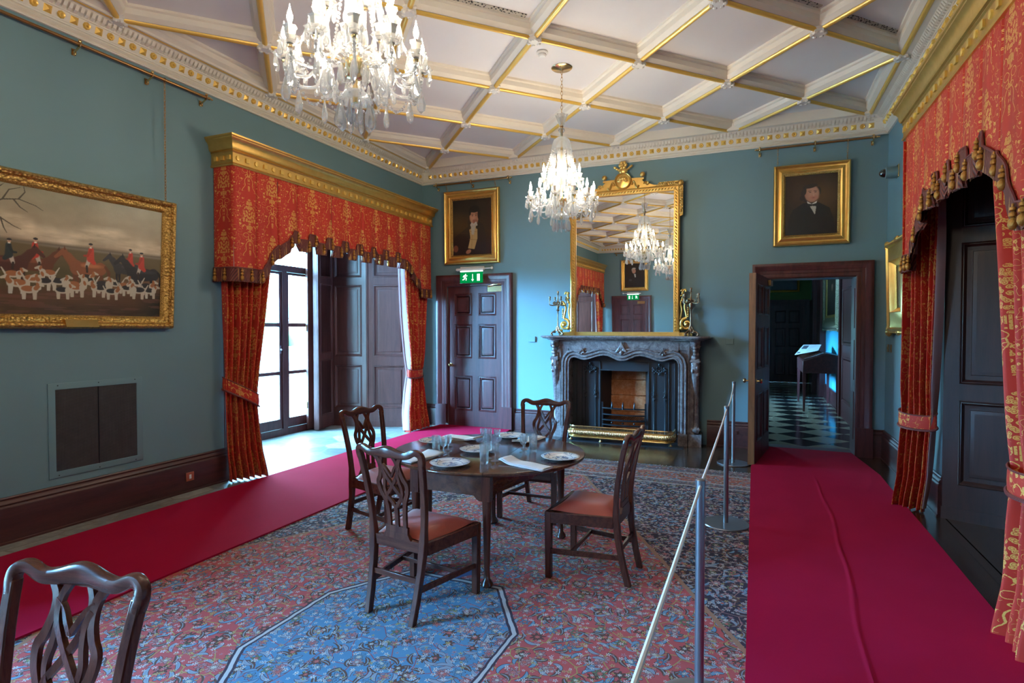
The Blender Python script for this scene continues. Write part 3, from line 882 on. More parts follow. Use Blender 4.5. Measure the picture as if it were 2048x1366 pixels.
def pelmet_set(Fr, hw, lab, where, grp, zt=3.235):
    global tassel_mesh
    D = .30
    base = tuple(Fr @ Vector((0, 0, 0)))
    pel = thing('pelmet', (base[0], base[1], zt), 'gilded box pelmet ' + where, 'pelmet', 'gilded pelmets over the windows')
    path = [(-hw, .001), (-hw, D), (hw, D), (hw, .001)]
    m = MB(Fr)
    m.sweep(path, [(-.02, zt - .005), (.006, zt - .005), (.012, zt + .008), (.004, zt + .02), (.0, zt + .025), (.0, zt + .125), (.010, zt + .135), (.004, zt + .148), (.02, zt + .155), (.03, zt + .175), (.034, zt + .21), (.048, zt + .235), (.066, zt + .25),
                   (.066, zt + .262), (.075, zt + .27), (.078, zt + .285), (-.02, zt + .285)])
    m.box(-hw + .01, hw - .01, .001, D, zt + .26, zt + .284)
    m.mi = 1; n = int(2 * hw / .115)
    for k in range(n):
        u = -hw + .06 + k * (2 * hw - .12) / (n - 1)
        if k % 2: m.box(u - .022, u + .022, D, D + .014, zt + .053, zt + .097)
        else:
            sv = m.x; m.x = sv @ STAND
            m.loft([[(u + r * cos(t), zt + .075 + r * sin(t), D + h) for t in [2 * PI * q / 12 for q in range(12)]] for r, h in ((.026, 0), (.024, .012), (.012, .015))]); m.x = sv
    for s in (-1, 1):
        for q in range(3): a, b = sorted((s * hw, s * (hw + .014))); m.box(a, b, .05 + q * .09, .09 + q * .09, zt + .053, zt + .097)
    m.build('cornice_box', [M['gilt'], M['gilt_paint']], parent=pel, ang=25)
    # valance
    val = thing('valance', (base[0], base[1], zt), 'pleated damask valance with tasselled fringe ' + where, 'valance', 'red damask valances')
    fw = hw - .02; dep = D - .015
    L = 2 * fw + 2 * dep          # developed length round both returns
    P = (2 * fw) / round(2 * fw / .30)
    def plan(s):
        """point and outward direction at developed length s"""
        if s < dep: return (-fw, s, -1, 0)
        if s > dep + 2 * fw: return (fw, dep - (s - dep - 2 * fw), 1, 0)
        return (-fw + s - dep, dep, 0, 1)
    def fold(s, t):
        f = ((s - dep) / P) % 1.0
        d = min(f, 1 - f)
        return .018 * sin(PI * f) ** .5 * (.4 + .6 * t) - .034 * max(0, 1 - d / .04) + .006 * sin(s * 31) * t
    def hem(s):
        u = min(max(s - dep, 0), 2 * fw); e = min(u, 2 * fw - u)
        k = int((s - dep) / (P / 2))
        return cloth_bottom(e, k)
    NU = int(L / .0125)
    def pt(s, z, t, off=0):
        x, y, ox, oy = plan(s); d = fold(s, t) + off
        return (x + ox * d, y + oy * d, z)
    m = MB(Fr)
    def fn(u, v):
        s = u * L; zb = hem(s); z = lerp(zt, zb, v); return pt(s, z, v)
    m.grid(NU, 26, fn, lambda u, v: (u * L, lerp(zt, hem(u * L), v)))
    m.build('cloth', M['damask'], parent=val, flip=False, ang=80)
    m = MB(Fr)
    m.grid(NU, 1, lambda u, v: (lambda p: (p[0], p[1], p[2]))(pt(u * L, lerp(zt, hem(u * L) + .005, v), v, -.012)))
    m.build('lining', M['lining'], parent=val, flip=False, ang=80)
    m = MB(Fr)
    FH = .14
    m.grid(NU, 4, lambda u, v: pt(u * L, hem(u * L) + .012 - v * FH, 1, .014 + .004 * v), lambda u, v: (u * L, v * FH))
    m.grid(NU, 1, lambda u, v: pt(u * L, hem(u * L) + .012 - v * FH, 1, -.004), lambda u, v: (u * L, v * FH))
    m.build('fringe', M['fringe'], parent=val, flip=False, ang=80)
    m = MB(Fr)
    m.tube([pt(q * L / (NU // 2), hem(q * L / (NU // 2)) + .012, 1, .012) for q in range(NU // 2 + 1)], .008, 6)
    m.build('braid', M['braid'], parent=val)
    if tassel_mesh is None:
        mt = MB(); mt.lathe(TASSEL, 8)
        o = mt.build('tassel', M['gold_thread'], local=True, ang=50); tassel_mesh = o.data; bpy.data.objects.remove(o)
    n = int(L / .135)
    for q in range(n):
        s = (q + .5) * L / n + random.uniform(-.02, .02)
        p = Fr @ Vector(pt(s, hem(s) + .006, 1, .024))
        o = bpy.data.objects.new('tassel', tassel_mesh); COL.objects.link(o); o.parent = val; o.location = p - val.location
    return pel, val

def curtain(Fr, outer, inner, label, ys=(.2, .2), amp=.05, folds=7.5, tie=(1.0, .82), ph=0., ztop=3.2, lin=.008):
    """outer / inner: [(z,u)...] edges; tie: band height at the outer and inner edge"""
    zs_o = [q[0] for q in outer]; us_o = [q[1] for q in outer]; zs_i = [q[0] for q in inner]; us_i = [q[1] for q in inner]
    b = Fr @ Vector(((us_o[0] + us_i[0]) / 2, (ys[0] + ys[1]) / 2, 0))
    root = thing('curtain', tuple(b), label, 'curtain', 'red damask curtains')
    tz = (tie[0] + tie[1]) / 2
    def edge(z, inn): return interp(z, zs_i, us_i) if inn else interp(z, zs_o, us_o)
    def pos(s, z, off=0.):
        o, i = edge(z, False), edge(z, True)
        ss = s + .02 * sin(5 * s + z * 2.1)
        du, dy = i - o, ys[1] - ys[0]; nl = math.hypot(du, dy); nx_, ny_ = (-dy / nl, du / nl) if du > 0 else (dy / nl, -du / nl)
        a = amp * (1 - .35 * math.exp(-((z - tz) / .18) ** 2)) * (1 + .25 * sstep(.5, 0, z))
        w = sin(2 * PI * folds * ss + ph + .35 * sin(z * 3.1))
        w = w * (1.15 - .15 * w * w)
        dn = a * w + .02 * sin(2 * PI * ss * 2.3 + 1) - .03 * (s - .5) ** 2 + off
        y = lerp(ys[0], ys[1], s) + dn * ny_
        y += .025 * sstep(.35, 0., z)
        return (lerp(o, i, s) + dn * nx_, y, z)
    NU, NV = 110, 60
    zz = lambda v: .012 + (ztop - .012) * (v ** 1.15)
    m = MB(Fr); m.grid(NU, NV, lambda u, v: pos(u, zz(v)), lambda u, v: (u * 1.45 + ph, zz(v)))
    m.build('cloth', M['damask'], parent=root, flip=False, ang=80)
    sg = 1 if us_i[0] > us_o[0] else -1
    m = MB(Fr); m.grid(NU, NV, lambda u, v: (lambda p: (p[0] + sg * lin * sstep(.9, 1., u), p[1] - .008 * sstep(.9, 1., u), p[2]))(pos(.02 + .98 * u, zz(v) + .03 * (1 - v), -.010)))
    m.build('lining', M['lining'], parent=root, flip=False, ang=80)['label'] = 'pale pink lining'
    # leading edge braid
    m = MB(Fr); m.tube([(lambda p: (p[0], p[1] + .004, p[2]))(pos(1., zz(k / NV))) for k in range(NV + 1)], .009, 6)
    m.build('edge_braid', M['braid'], parent=root)
    # tie-back band
    o, i = edge(tie[0], False), edge(tie[1], True)
    cx, hw = (o + i) / 2, abs(i - o) / 2 + .018; hy = amp + .045
    def band(t, h, grow=0.):
        c = cos(t); u = cx + (hw + grow) * c * (1 if i > o else -1); y = lerp(ys[0], ys[1], (c + 1) / 2) + .005 + (hy + grow) * sin(t) * (1 - .25 * c * c)
        z = lerp(tie[0], tie[1], (c + 1) / 2) - .02 * sin(t)
        return (u, y, z + h)
    n = 48
    m = MB(Fr)
    for g0, hh in ((0., None),):
        m.grid(n, 4, lambda u, v: band(u * 2 * PI, -.06 + .12 * v, .004 * sin(PI * v)), lambda u, v: (u * 1.2 + .4, 1.6 + .12 * v))
    tb = m.build('tieback', M['damask'], parent=root, flip=False, ang=80)
    m = MB(Fr)
    m.tube([band(2 * PI * k / n, -.062, .004) for k in range(n)], .011, 6, closed=True); m.tube([band(2 * PI * k / n, .062, .002) for k in range(n)], .006, 6, closed=True)
    m.build('cord', M['braid'], parent=tb)
    return root

# lit window on the left
F1 = bays[0][0]
pelmet_set(F1, 1.925, '', 'over the bright window, left wall', '')
curtain(F1, [(0, -1.84), (.9, -1.86), (2.2, -1.875), (3.3, -1.86)], [(0, -1.50), (.3, -1.54), (.85, -1.60), (1.1, -1.565), (1.7, -1.47), (2.4, -1.38), (3.3, -1.3)],
        'tied red damask curtain nearest the hunting painting, left of the bright window', (.075, .235), .042, 6.5, (1.03, .83))
curtain(F1, [(0, 1.84), (.4, 1.80), (.9, 1.72), (1.2, 1.76), (2.2, 1.86), (3.3, 1.86)], [(0, 1.25), (.3, 1.29), (.9, 1.38), (1.2, 1.34), (1.8, 1.25), (2.4, 1.20), (3.3, 1.16)],
        'tied red damask curtain beside the six-panel door, right of the bright window', (.20, .20), .048, 6.5, (.92, .90), ph=1.2, lin=.014)
# second window on the same wall, behind the camera, seen in the mirror
F2 = bays[1][0]
pelmet_set(F2, 1.925, '', 'reflected in the mirror', '')
curtain(F2, [(0, 1.84), (.9, 1.86), (2.2, 1.87), (3.3, 1.86)], [(0, 1.50), (.85, 1.60), (1.7, 1.47), (2.4, 1.38), (3.3, 1.3)],
        'red damask curtain nearer the hunting painting on the window out of frame', (.075, .235), .042, 6.5, (1.03, .83), ph=.5)
curtain(F2, [(0, -1.84), (.9, -1.72), (1.2, -1.76), (2.2, -1.86), (3.3, -1.86)], [(0, -1.25), (.9, -1.38), (1.2, -1.34), (2.4, -1.20), (3.3, -1.16)],
        'red damask curtain reflected at the lower left of the mirror', (.20, .20), .048, 6.5, (.92, .90), ph=2.2)
# shuttered window on the right
F3 = bays[2][0]
pelmet_set(F3, 1.40, '', 'at the right edge, over the dark shutters', '')
curtain(F3, [(0, 1.52), (.4, 1.47), (.85, 1.37), (1.1, 1.39), (2.1, 1.355), (3.3, 1.35)], [(0, 1.38), (.3, 1.36), (.85, 1.26), (1.1, 1.24), (1.8, 1.16), (2.4, 1.10), (3.3, 1.08)],
        'crimson damask curtain beside the gilt framed picture on the right wall', (.275, .075), .045, 5.5, (.84, .80), ph=.3)
curtain(F3, [(0, -1.40), (.85, -1.36), (1.1, -1.36), (2.1, -1.36), (3.3, -1.36)], [(0, -.86), (.3, -.89), (.85, -.90), (1.1, -.87), (1.8, -.74), (2.4, -.62), (3.3, -.58)],
        'crimson damask curtain at the far right edge of the picture', (.20, .235), .05, 6.5, (.88, .86), ph=2.)
# ------------------------------------------------------------------ rug, runners
def slab(name, poly, z0, z1, mat, label, cat, loc, group=None):
    m = MB(); m.prism(poly, z0, z1)
    o = m.build(name, mat, loc=loc, smooth=False); return tag(o, label, cat, group)
RX, RY = -1.74, 2.40
slab('patterned_rug', [(-4.3, -1.95), (.82, -1.95), (.82, 6.78), (-4.3, 6.78)], .001, .012, M['rug'], 'large floral Persian rug under the dining table', 'rug', (RX, RY, 0))
m = MB()
for k in range(430):
    x = -4.28 + k * .0119; y = 6.778; l = random.uniform(.035, .06); dx = random.uniform(-.012, .012)
    m.add([(x, y, .008), (x + .006, y, .008), (x + .006 + dx, y + l, .002), (x + dx, y + l, .002)], [(0, 1, 2, 3)])
rugo = [o for o in COL.objects if o.name == 'patterned_rug'][0]
o = m.build('rug_fringe', M['linen'], parent=rugo, flip=False); o['kind'] = 'stuff'
slab('carpet_runner', [(-4.79, -3.3), (-3.44, -3.3), (-3.46, 7.6), (-3.50, 8.24), (-4.74, 8.24), (-4.78, 7.6)], .012, .024, M['runner'], 'long crimson carpet runner along the window wall', 'carpet', (-4.1, 2.4, 0))
m = MB()
def rr(u, v):
    y = lerp(-3.3, 8.36, v); x0 = interp(y, [-3.3, 7.1, 8.36], [-.02, -.035, .16]); x1 = interp(y, [-3.3, 7.2, 8.36], [1.25, 1.245, 1.13])
    x = lerp(x0, x1, u); cr = interp(y, [-3.3, 2.9, 3.55, 4.4, 5.6, 6.8, 8.3], [.45, .49, .52, .571, .602, .582, .56]) + .008 * sin(y * 5)
    h = .006 * math.exp(-((x - cr) / .010) ** 2) * sstep(7.0, 6.5, y) + .002 * sin(y * 3 + x * 4)
    return (x, y, .023 + h)
m.grid(150, 120, rr)
for a, b in ((0, 0), (1, 1)): m.grid(1, 60, lambda u, v: (rr(a, v)[0], rr(a, v)[1], lerp(.0125, rr(a, v)[2], u)))
for a in (0, 1): m.grid(150, 1, lambda u, v: (rr(u, a)[0], rr(u, a)[1], lerp(.0125, rr(u, a)[2], v)))
tag(m.build('carpet_runner', M['runner'], loc=(.62, 2.4, 0), flip=False), 'long crimson carpet runner leading to the open doorway', 'carpet')
0 and slab('x', [(-.02, -3.3), (1.25, -3.3), (1.245, 7.2)], .012, .025, M['runner'], 'long crimson carpet runner leading to the open doorway', 'carpet', (.62, 2.4, 0))

# ------------------------------------------------------------------ rope barrier
def stanchion(x, y, label):
    r = thing('stanchion', (x, y, 0), label, 'stanchion', 'slim grey rope stanchions')
    z0 = .012 if y < 6.7 else 0.
    if x > -.03: z0 = .025
    m = MB(); m.lathe([(0, z0), (.18, z0), (.182, z0 + .006), (.178, z0 + .012), (.03, z0 + .016), (0, z0 + .016)], 40, (x, y, 0)); m.build('base', M['steel'], parent=r)
    m = MB(); m.lathe([(0, z0 + .014), (.019, z0 + .014), (.019, .955), (0, .955)], 18, (x, y, 0)); m.build('pole', M['steel'], parent=r)
    m = MB(); m.lathe([(0, .95), (.0205, .95), (.0205, .968), (.016, .972), (0, .972)], 18, (x, y, 0)); m.build('cap', M['steel'], parent=r)
    return r
ST = [(-.205, .02), (-.205, 2.50), (-.208, 4.94), (-.23, 7.25)]
stanchion(*ST[0], 'stanchion standing beneath the photographer, out of frame')
stanchion(*ST[1], 'nearest grey rope stanchion, cut off by the bottom of the picture')
stanchion(*ST[2], 'middle grey rope stanchion with its round base on the rug')
stanchion(*ST[3], 'furthest grey rope stanchion beside the open door')
for k, lb in ((0, 'white cord running from the nearest stanchion out of the picture'), (1, 'white cord between the nearest and middle stanchions'), (2, 'short white cord between the middle and furthest stanchions')):
    a, b = ST[k], ST[k + 1]; n = 14; sag = .015 if k < 2 else .05
    pts = [(lerp(a[0], b[0], t), lerp(a[1], b[1], t), .945 - sag * 4 * t * (1 - t)) for t in [q / n for q in range(n + 1)]]
    m = MB(); m.tube(pts, .0065, 8)
    tag(m.build('barrier_cord', M['rope'], loc=((a[0] + b[0]) / 2, (a[1] + b[1]) / 2, .94)), lb, 'rope', 'white barrier cords')
# ------------------------------------------------------------------ dining chairs
def make_chair(label):
    r = thing('dining_chair', (0, 0, 0), label, 'chair', 'mahogany dining chairs with pierced backs')
    ZS = .425
    def backx(z): return interp(z, [0, .30, .45, .94], [.156, .172, .180, .222])
    def backy(z): return interp(z, [0, .12, .28, .45, .60, .80, .95], [-.278, -.248, -.218, -.205, -.214, -.250, -.288])
    def sq(cx, cy, z, w, d): return [(cx - w, cy - d, z), (cx + w, cy - d, z), (cx + w, cy + d, z), (cx - w, cy + d, z)]
    for s in (-1, 1):
        m = MB(); m.loft([sq(s * .238, .213, 0, .019, .019), sq(s * .240, .214, .20, .020, .020), sq(s * .241, .214, ZS, .021, .021)])
        m.build('leg', M['chair'], parent=r, bevel=.003)
        m = MB(); zs = [0, .06, .12, .2, .28, .36, .43, .5, .56, .63, .7, .77, .84, .895]
        m.loft([sq(s * backx(z), backy(z), z, lerp(.017, .016, z) + (.004 if .33 < z < .45 else 0), .019 if z < .45 else .0155) for z in zs])
        m.build('leg', M['chair'], parent=r, bevel=.004)
    # seat rails
    m = MB()
    def bar(a, b, w, z0, z1):
        a = Vector(a); b = Vector(b); d = (b - a).normalized(); n = Vector((-d.y, d.x)) * w
        m.hexa([(*(a - n), z0), (*(b - n), z0), (*(b + n), z0), (*(a + n), z0)], [(*(a - n), z1), (*(b - n), z1), (*(b + n), z1), (*(a + n), z1)])
    bar((-.22, .221), (.22, .221), .012, .355, ZS)
    bar((-.165, -.206), (.165, -.206), .012, .365, ZS)
    for s in (-1, 1): bar((s * .249, .195), (s * .188, -.19), .012, .355, ZS)
    m.build('seat_rail', M['chair_x'], parent=r, bevel=.003)
    # drop-in seat, dished at the front
    m = MB(); N = 14
    def seat(u, v):
        y = lerp(-.188, .205, v); hw = lerp(.165, .236, v); x = lerp(-hw, hw, u)
        e = min(u, 1 - u, v * 1.1, (1 - v) * 1.1)
        h = .045 * sstep(0, .22, e) ** .6 + .012 * (1 - (2 * u - 1) ** 2) - .014 * sstep(.55, 1, v) * (1 - (2 * u - 1) ** 2) + .012 * abs(2 * u - 1) ** 2 * sstep(.5, 1, v)
        return (x, y, ZS - .004 + h)
    m.grid(N, N, seat)
    m.grid(1, 1, lambda u, v: (lerp(-lerp(.165, .236, v), lerp(.165, .236, v), u), lerp(-.188, .205, v), ZS - .012))
    m.build('seat', M['seat'], parent=r, flip=False, ang=60)
    # crest rail: serpentine
    cx = spline([(-.2165, .862), (-.222, .893), (-.214, .920), (-.182, .930), (-.130, .912), (-.080, .916), (0, .936), (.080, .916), (.130, .912), (.182, .930), (.214, .920), (.222, .893), (.2165, .862)], 6)
    m = MB(); rings = []
    for k, (x, z) in enumerate(cx):
        a = cx[max(0, k - 1)]; b = cx[min(len(cx) - 1, k + 1)]
        t = Vector((b[0] - a[0], b[1] - a[1])).normalized(); n = Vector((-t.y, t.x))
        if n.y < 0 and abs(x) < .2: n = -n
        hw = lerp(.021, .0175, sstep(.1, .2, abs(x))) + .012 * math.exp(-(x / .06) ** 2)
        y = backy(z) - .016 * (1 - min(1, abs(x) / .22) ** 2)
        c = Vector((x, z)) - n * (hw - .0175) * (1 if abs(x) < .2 else 0)
        dep = .0165
        ring = []
        for q in range(16):
            th = 2 * PI * q / 16
            o = n * (hw * cos(th)); yy = dep * sin(th)
            sq_ = (abs(cos(th)) ** 4 + abs(sin(th)) ** 4) ** -.25; ring.append((c.x + o.x * sq_, y + yy * sq_, c.y + o.y * sq_))
        rings.append(ring)
    m.loft(rings); m.build('top_rail', M['chair_x'], parent=r, ang=50)
    # pierced splat of interlaced ribands
    def yy(x, z): return backy(z) - .010 - .016 * (1 - (abs(x) / .24) ** 2) * sstep(.5, .9, z) + .008
    m = MB()
    def riband(P, w0=.0105, w1=None, off=0):
        P = spline(P, 6); w1 = w1 or w0; rings = []
        for k, (x, z) in enumerate(P):
            a = P[max(0, k - 1)]; b = P[min(len(P) - 1, k + 1)]
            t = Vector((b[0] - a[0], b[1] - a[1])).normalized(); n = Vector((-t.y, t.x)) * lerp(w0, w1, k / (len(P) - 1))
            y = yy(x, z) + off; d = .0075
            rings.append([(x - n.x, y - d, z - n.y), (x + n.x, y - d, z + n.y), (x + n.x, y + d, z + n.y), (x - n.x, y + d, z - n.y)])
        m.loft(rings)
    for s in (-1, 1):
        riband([(s * .098, .905), (s * .072, .868), (s * .066, .825), (s * .080, .775), (s * .100, .738), (s * .094, .690), (s * .070, .635), (s * .058, .575), (s * .055, .47)], .012, .0125)
        riband([(s * .030, .905), (s * .052, .862), (s * .050, .812), (s * .018, .752), (s * -.022, .700), (s * -.052, .662), (s * -.064, .625)], .0095, .0095, .001 * s)
        riband([(s * .066, .838), (s * .050, .80), (s * .052, .752), (s * .062, .705), (s * .052, .662), (s * .022, .624), (0, .592)], .009, .009, -.001 * s)
        riband([(s * .068, .855), (s * .040, .835), (s * .016, .80), (0, .775)], .008, .007)
    riband([(0, .612), (0, .56), (0, .47)], .013, .0125)
    m.box(-.078, .078, backy(.47) - .014, backy(.47) + .002, .452, .492)
    m.hexa([(-.10, -.222, .424), (.10, -.222, .424), (.10, -.196, .424), (-.10, -.196, .424)], [(-.078, -.222, .458), (.078, -.222, .458), (.078, -.206, .458), (-.078, -.206, .458)])
    m.build('splat', M['chair'], parent=r, ang=40)
    # stretchers
    def st(a, b, z0, z1, w=.0085):
        a = Vector(a); b = Vector(b); d = (b - a).normalized(); n = Vector((-d.y, d.x)) * w; mm = MB()
        mm.hexa([(*(a - n), z0), (*(b - n), z0), (*(b + n), z0), (*(a + n), z0)], [(*(a - n), z1), (*(b - n), z1), (*(b + n), z1), (*(a + n), z1)])
        mm.build('stretcher', M['chair_x'], parent=r, bevel=.002)
    for s in (-1, 1): st((s * .238, .20), (s * .166, -.222), .155, .187)
    st((-.228, .075), (.228, .075), .160, .184)
    st((-.16, -.228), (.16, -.228), .205, .235)
    return r
ch = [('dining chair nearest the camera, its back to the middle stanchion', -1.793, 2.882, -7.0),
      ('dining chair on the window side of the table, half hidden by the nearest table chair', -2.656, 3.775, -97.),
      ('dining chair at the far side of the table, in front of the fireplace', -1.73, 4.60, 180.5),
      ('dining chair seen in profile to the right of the table', -.977, 3.672, 87.5),
      ('lone dining chair cut off at the bottom left corner of the picture', -1.63, .677, 188.)]
ch[0] = ('dining chair with its back to the camera, at the near side of the table',) + ch[0][1:]
proto = make_chair(ch[0][0])
for k, (lb, x, y, a) in enumerate(ch):
    c = proto if k == 0 else copy_tree(proto)
    c['label'] = lb; c.location = (x, y, .0125); c.rotation_euler = (0, 0, math.radians(a))

# ------------------------------------------------------------------ drop-leaf table
TC = Vector((-1.76, 3.73)); TA = math.radians(5.9)
tab = thing('dining_table', (TC.x, TC.y, .0125), 'round mahogany drop-leaf table laid for dinner', 'table')
TZ = .72 - .0125
RX2, RY2 = .692, .655
def tpiece(x0, x1):
    pts = []
    n = 96
    full = [(RX2 * cos(2 * PI * k / n), RY2 * sin(2 * PI * k / n)) for k in range(n)]
    t0 = math.acos(max(-1, min(1, x1 / RX2))); t1 = math.acos(max(-1, min(1, x0 / RX2)))
    up = [(RX2 * cos(t), RY2 * sin(t)) for t in [lerp(t0, t1, k / 24) for k in range(25)]]
    lo = [(x, -y) for x, y in reversed(up)]
    P = []
    for p in up + lo:
        if not P or (abs(p[0] - P[-1][0]) + abs(p[1] - P[-1][1])) > 1e-5: P.append(p)
    if abs(P[0][0] - P[-1][0]) + abs(P[0][1] - P[-1][1]) < 1e-5: P.pop()
    return P
def inset(P, d): return [(x * (1 - d / .69), y * (1 - d / .66)) for x, y in P]
for nm, a, b in (('leaf', -RX2, -.1815), ('tabletop', -.18, .18), ('leaf', .1815, RX2)):
    P = tpiece(a, b)
    m = MB()
    def ring(d, z): return [(max(min(x, b), a), y, z) for x, y in inset(P, d)]
    m.loft([ring(.012, TZ - .024), ring(.004, TZ - .02), ring(.0, TZ - .013), ring(.001, TZ - .006), ring(.006, TZ - .001), ring(.01, TZ)])
    m.build(nm, M['tabl'], parent=tab, local=True, ang=40)
def tl(x, y):
    d = Vector((x, y)) - TC; return Vector((d.x * cos(-TA) - d.y * sin(-TA), d.x * sin(-TA) + d.y * cos(-TA)))
legs = [tl(-1.505, 3.165), tl(-2.02, 3.18), tl(-1.955, 4.235), tl(-1.345, 4.13)]
for L in legs:
    m = MB()
    m.lathe([(0, 0), (.026, 0), (.040, .012), (.036, .028), (.020, .05), (.0175, .09), (.024, .35), (.029, .52), (.030, .56), (0, .56)], 18, (L.x, L.y, 0))
    m.box(L.x - .029, L.x + .029, L.y - .029, L.y + .029, .53, TZ - .025)
    m.build('leg', M['chair'], parent=tab, local=True, bevel=.002)
def apron(a, b, t=.012, z0=.555):
    d = (b - a).normalized(); n = Vector((-d.y, d.x)) * t; L = (b - a).length
    m = MB()
    prof = [(0, z0 - .03), (.05, z0 - .03), (.07, z0 - .018), (.085, z0), (L - .085, z0), (L - .07, z0 - .018), (L - .05, z0 - .03), (L, z0 - .03), (L, TZ - .0255), (0, TZ - .0255)]
    q = [[(*(a + d * u + n * s), z) for u, z in prof] for s in (-1, 1)]
    m.loft(q); m.build('apron', M['tabl'], parent=tab, local=True, smooth=False)
apron(legs[0], legs[1]); apron(legs[2], legs[3]); apron(legs[1], legs[2]); apron(legs[3], legs[0])
tab.rotation_euler = (0, 0, TA)

# ------------------------------------------------------------------ table setting
m = MB()
m.lathe([(0, .004), (.055, .004), (.06, .0), (.064, .0), (.07, .006), (.10, .014), (.127, .021), (.1285, .0235), (.126, .0245), (.10, .0185), (.084, .0165), (.076, .0125), (.06, .0095), (0, .009)], 48)
plate0 = m.build('dinner_plate', M['china'], local=True, ang=60)
pl = [(-1.795, 3.225, 'blue and white plate in front of the nearest chair'), (-1.198, 3.665, 'blue and white plate before the chair in profile on the right'), (-1.815, 3.668, 'blue and white plate in the middle of the table, behind the glasses'),
      (-2.255, 3.83, 'blue and white plate on the window side of the table'), (-1.81, 4.235, 'blue and white plate at the far edge of the table')]
for k, (x, y, lb) in enumerate(pl):
    o = plate0 if k == 0 else plate0.copy()
    if k: COL.objects.link(o)
    o.location = (x, y, .7205); o.rotation_euler = (0, 0, k * 1.3); tag(o, lb, 'plate', 'blue and white dinner plates')
def napkin(x, y, L, W, a, lb, curl=.02):
    m = MB(); n = 16
    for z0, sh in ((.002, 0), (.007, .004), (.012, -.003)):
        def f(u, v, z0=z0, sh=sh):
            w = curl * sstep(.62, 1, u) ** 2 + .002 * sin(u * 9 + z0 * 300)
            return (lerp(-L / 2, L / 2, u) + sh, lerp(-W / 2, W / 2, v) + sh, z0 + w + .003 * sin(PI * v))
        m.grid(n, 6, f)
    # rounded fold
    m.grid(n, 6, lambda u, v: (lerp(-L / 2, L / 2, u), W / 2 + .006 * sin(PI * v), .002 + .010 * v + curl * sstep(.62, 1, u) ** 2))
    m.grid(6, 6, lambda u, v: (-L / 2 - .005 * sin(PI * v), lerp(-W / 2, W / 2, u), .002 + .010 * v))
    o = m.build('napkin', M['linen'], local=True, flip=False, ang=60)
    o.location = (x, y, .7195); o.rotation_euler = (0, 0, math.radians(a)); sm = o.modifiers.new('thick', 'SOLIDIFY'); sm.thickness = .0022; sm.offset = 1
    return tag(o, lb, 'napkin', 'folded white napkins')
napkin(-1.345, 3.40, .345, .115, 163, 'folded white napkin by the right table seam', .022)
napkin(-2.085, 3.335, .31, .15, 77, 'folded white napkin partly hidden by the nearest chair back', .012)
napkin(-2.14, 4.045, .31, .13, -8, 'folded white napkin behind the glasses on the window side', .016)
napkin(-1.625, 4.185, .31, .13, -98, 'folded white napkin behind the glasses on the fireplace side', .012)
m = MB(); m.lathe([(0, 0), (.0245, 0), (.0255, .004), (.028, .06), (.031, .124), (.0295, .124), (.0265, .06), (.0235, .02), (.020, .016), (0, .015)], 24, wob=lambda a, z: 1 + (.012 * cos(14 * a) if z < .08 else 0))
tum0 = m.build('tumbler', M['glassware'], local=True, ang=50)
m = MB(); m.lathe([(0, .0), (.027, 0), (.0275, .0015), (.02, .004), (.006, .009), (.0038, .02), (.0038, .048), (.009, .053), (.0195, .06), (.0225, .075), (.0245, .095), (.0265, .112), (.0253, .112), (.0233, .095), (.0213, .076), (.018, .064), (.006, .058), (0, .0575)], 24, wob=lambda a, z: 1 + (.012 * cos(12 * a) if .055 < z < .1 else 0))
gob0 = m.build('wine_glass', M['glassware'], local=True, ang=50)
gl = [('t', -2.063, 3.508, 'cut glass tumbler, leftmost of all the glasses'), ('g', -2.0, 3.50, 'short stemmed glass next to the leftmost tumbler'), ('g', -2.018, 3.60, 'short stemmed glass in front of the window side napkin'),
      ('t', -1.618, 3.36, 'cut glass tumbler nearest the camera, at the left of the table seam'), ('g', -1.582, 3.455, 'short stemmed glass touching the near end of the table seam'), ('g', -1.66, 3.51, 'short stemmed glass behind the nearest tumbler'),
      ('g', -1.915, 3.965, 'tallest looking stemmed glass at the back, centre of the table'), ('g', -1.795, 3.955, 'stemmed glass at the back beside the far plate'), ('t', -1.845, 3.90, 'tumbler standing between the two back stemmed glasses'),
      ('g', -1.51, 3.775, 'stemmed glass on the fireplace side, right of the table seam'), ('g', -1.535, 3.87, 'stemmed glass on the fireplace side, in front of the far napkin'), ('t', -1.452, 3.822, 'cut glass tumbler, rightmost of all the glasses')]
used = {}
for kd, x, y, lb in gl:
    src = tum0 if kd == 't' else gob0
    o = src if kd not in used else src.copy()
    if kd in used: COL.objects.link(o)
    used[kd] = 1
    o.location = (x, y, .7203); o.rotation_euler = (0, 0, x * 9); tag(o, lb, 'glass', 'tumblers' if kd == 't' else 'stemmed glasses')
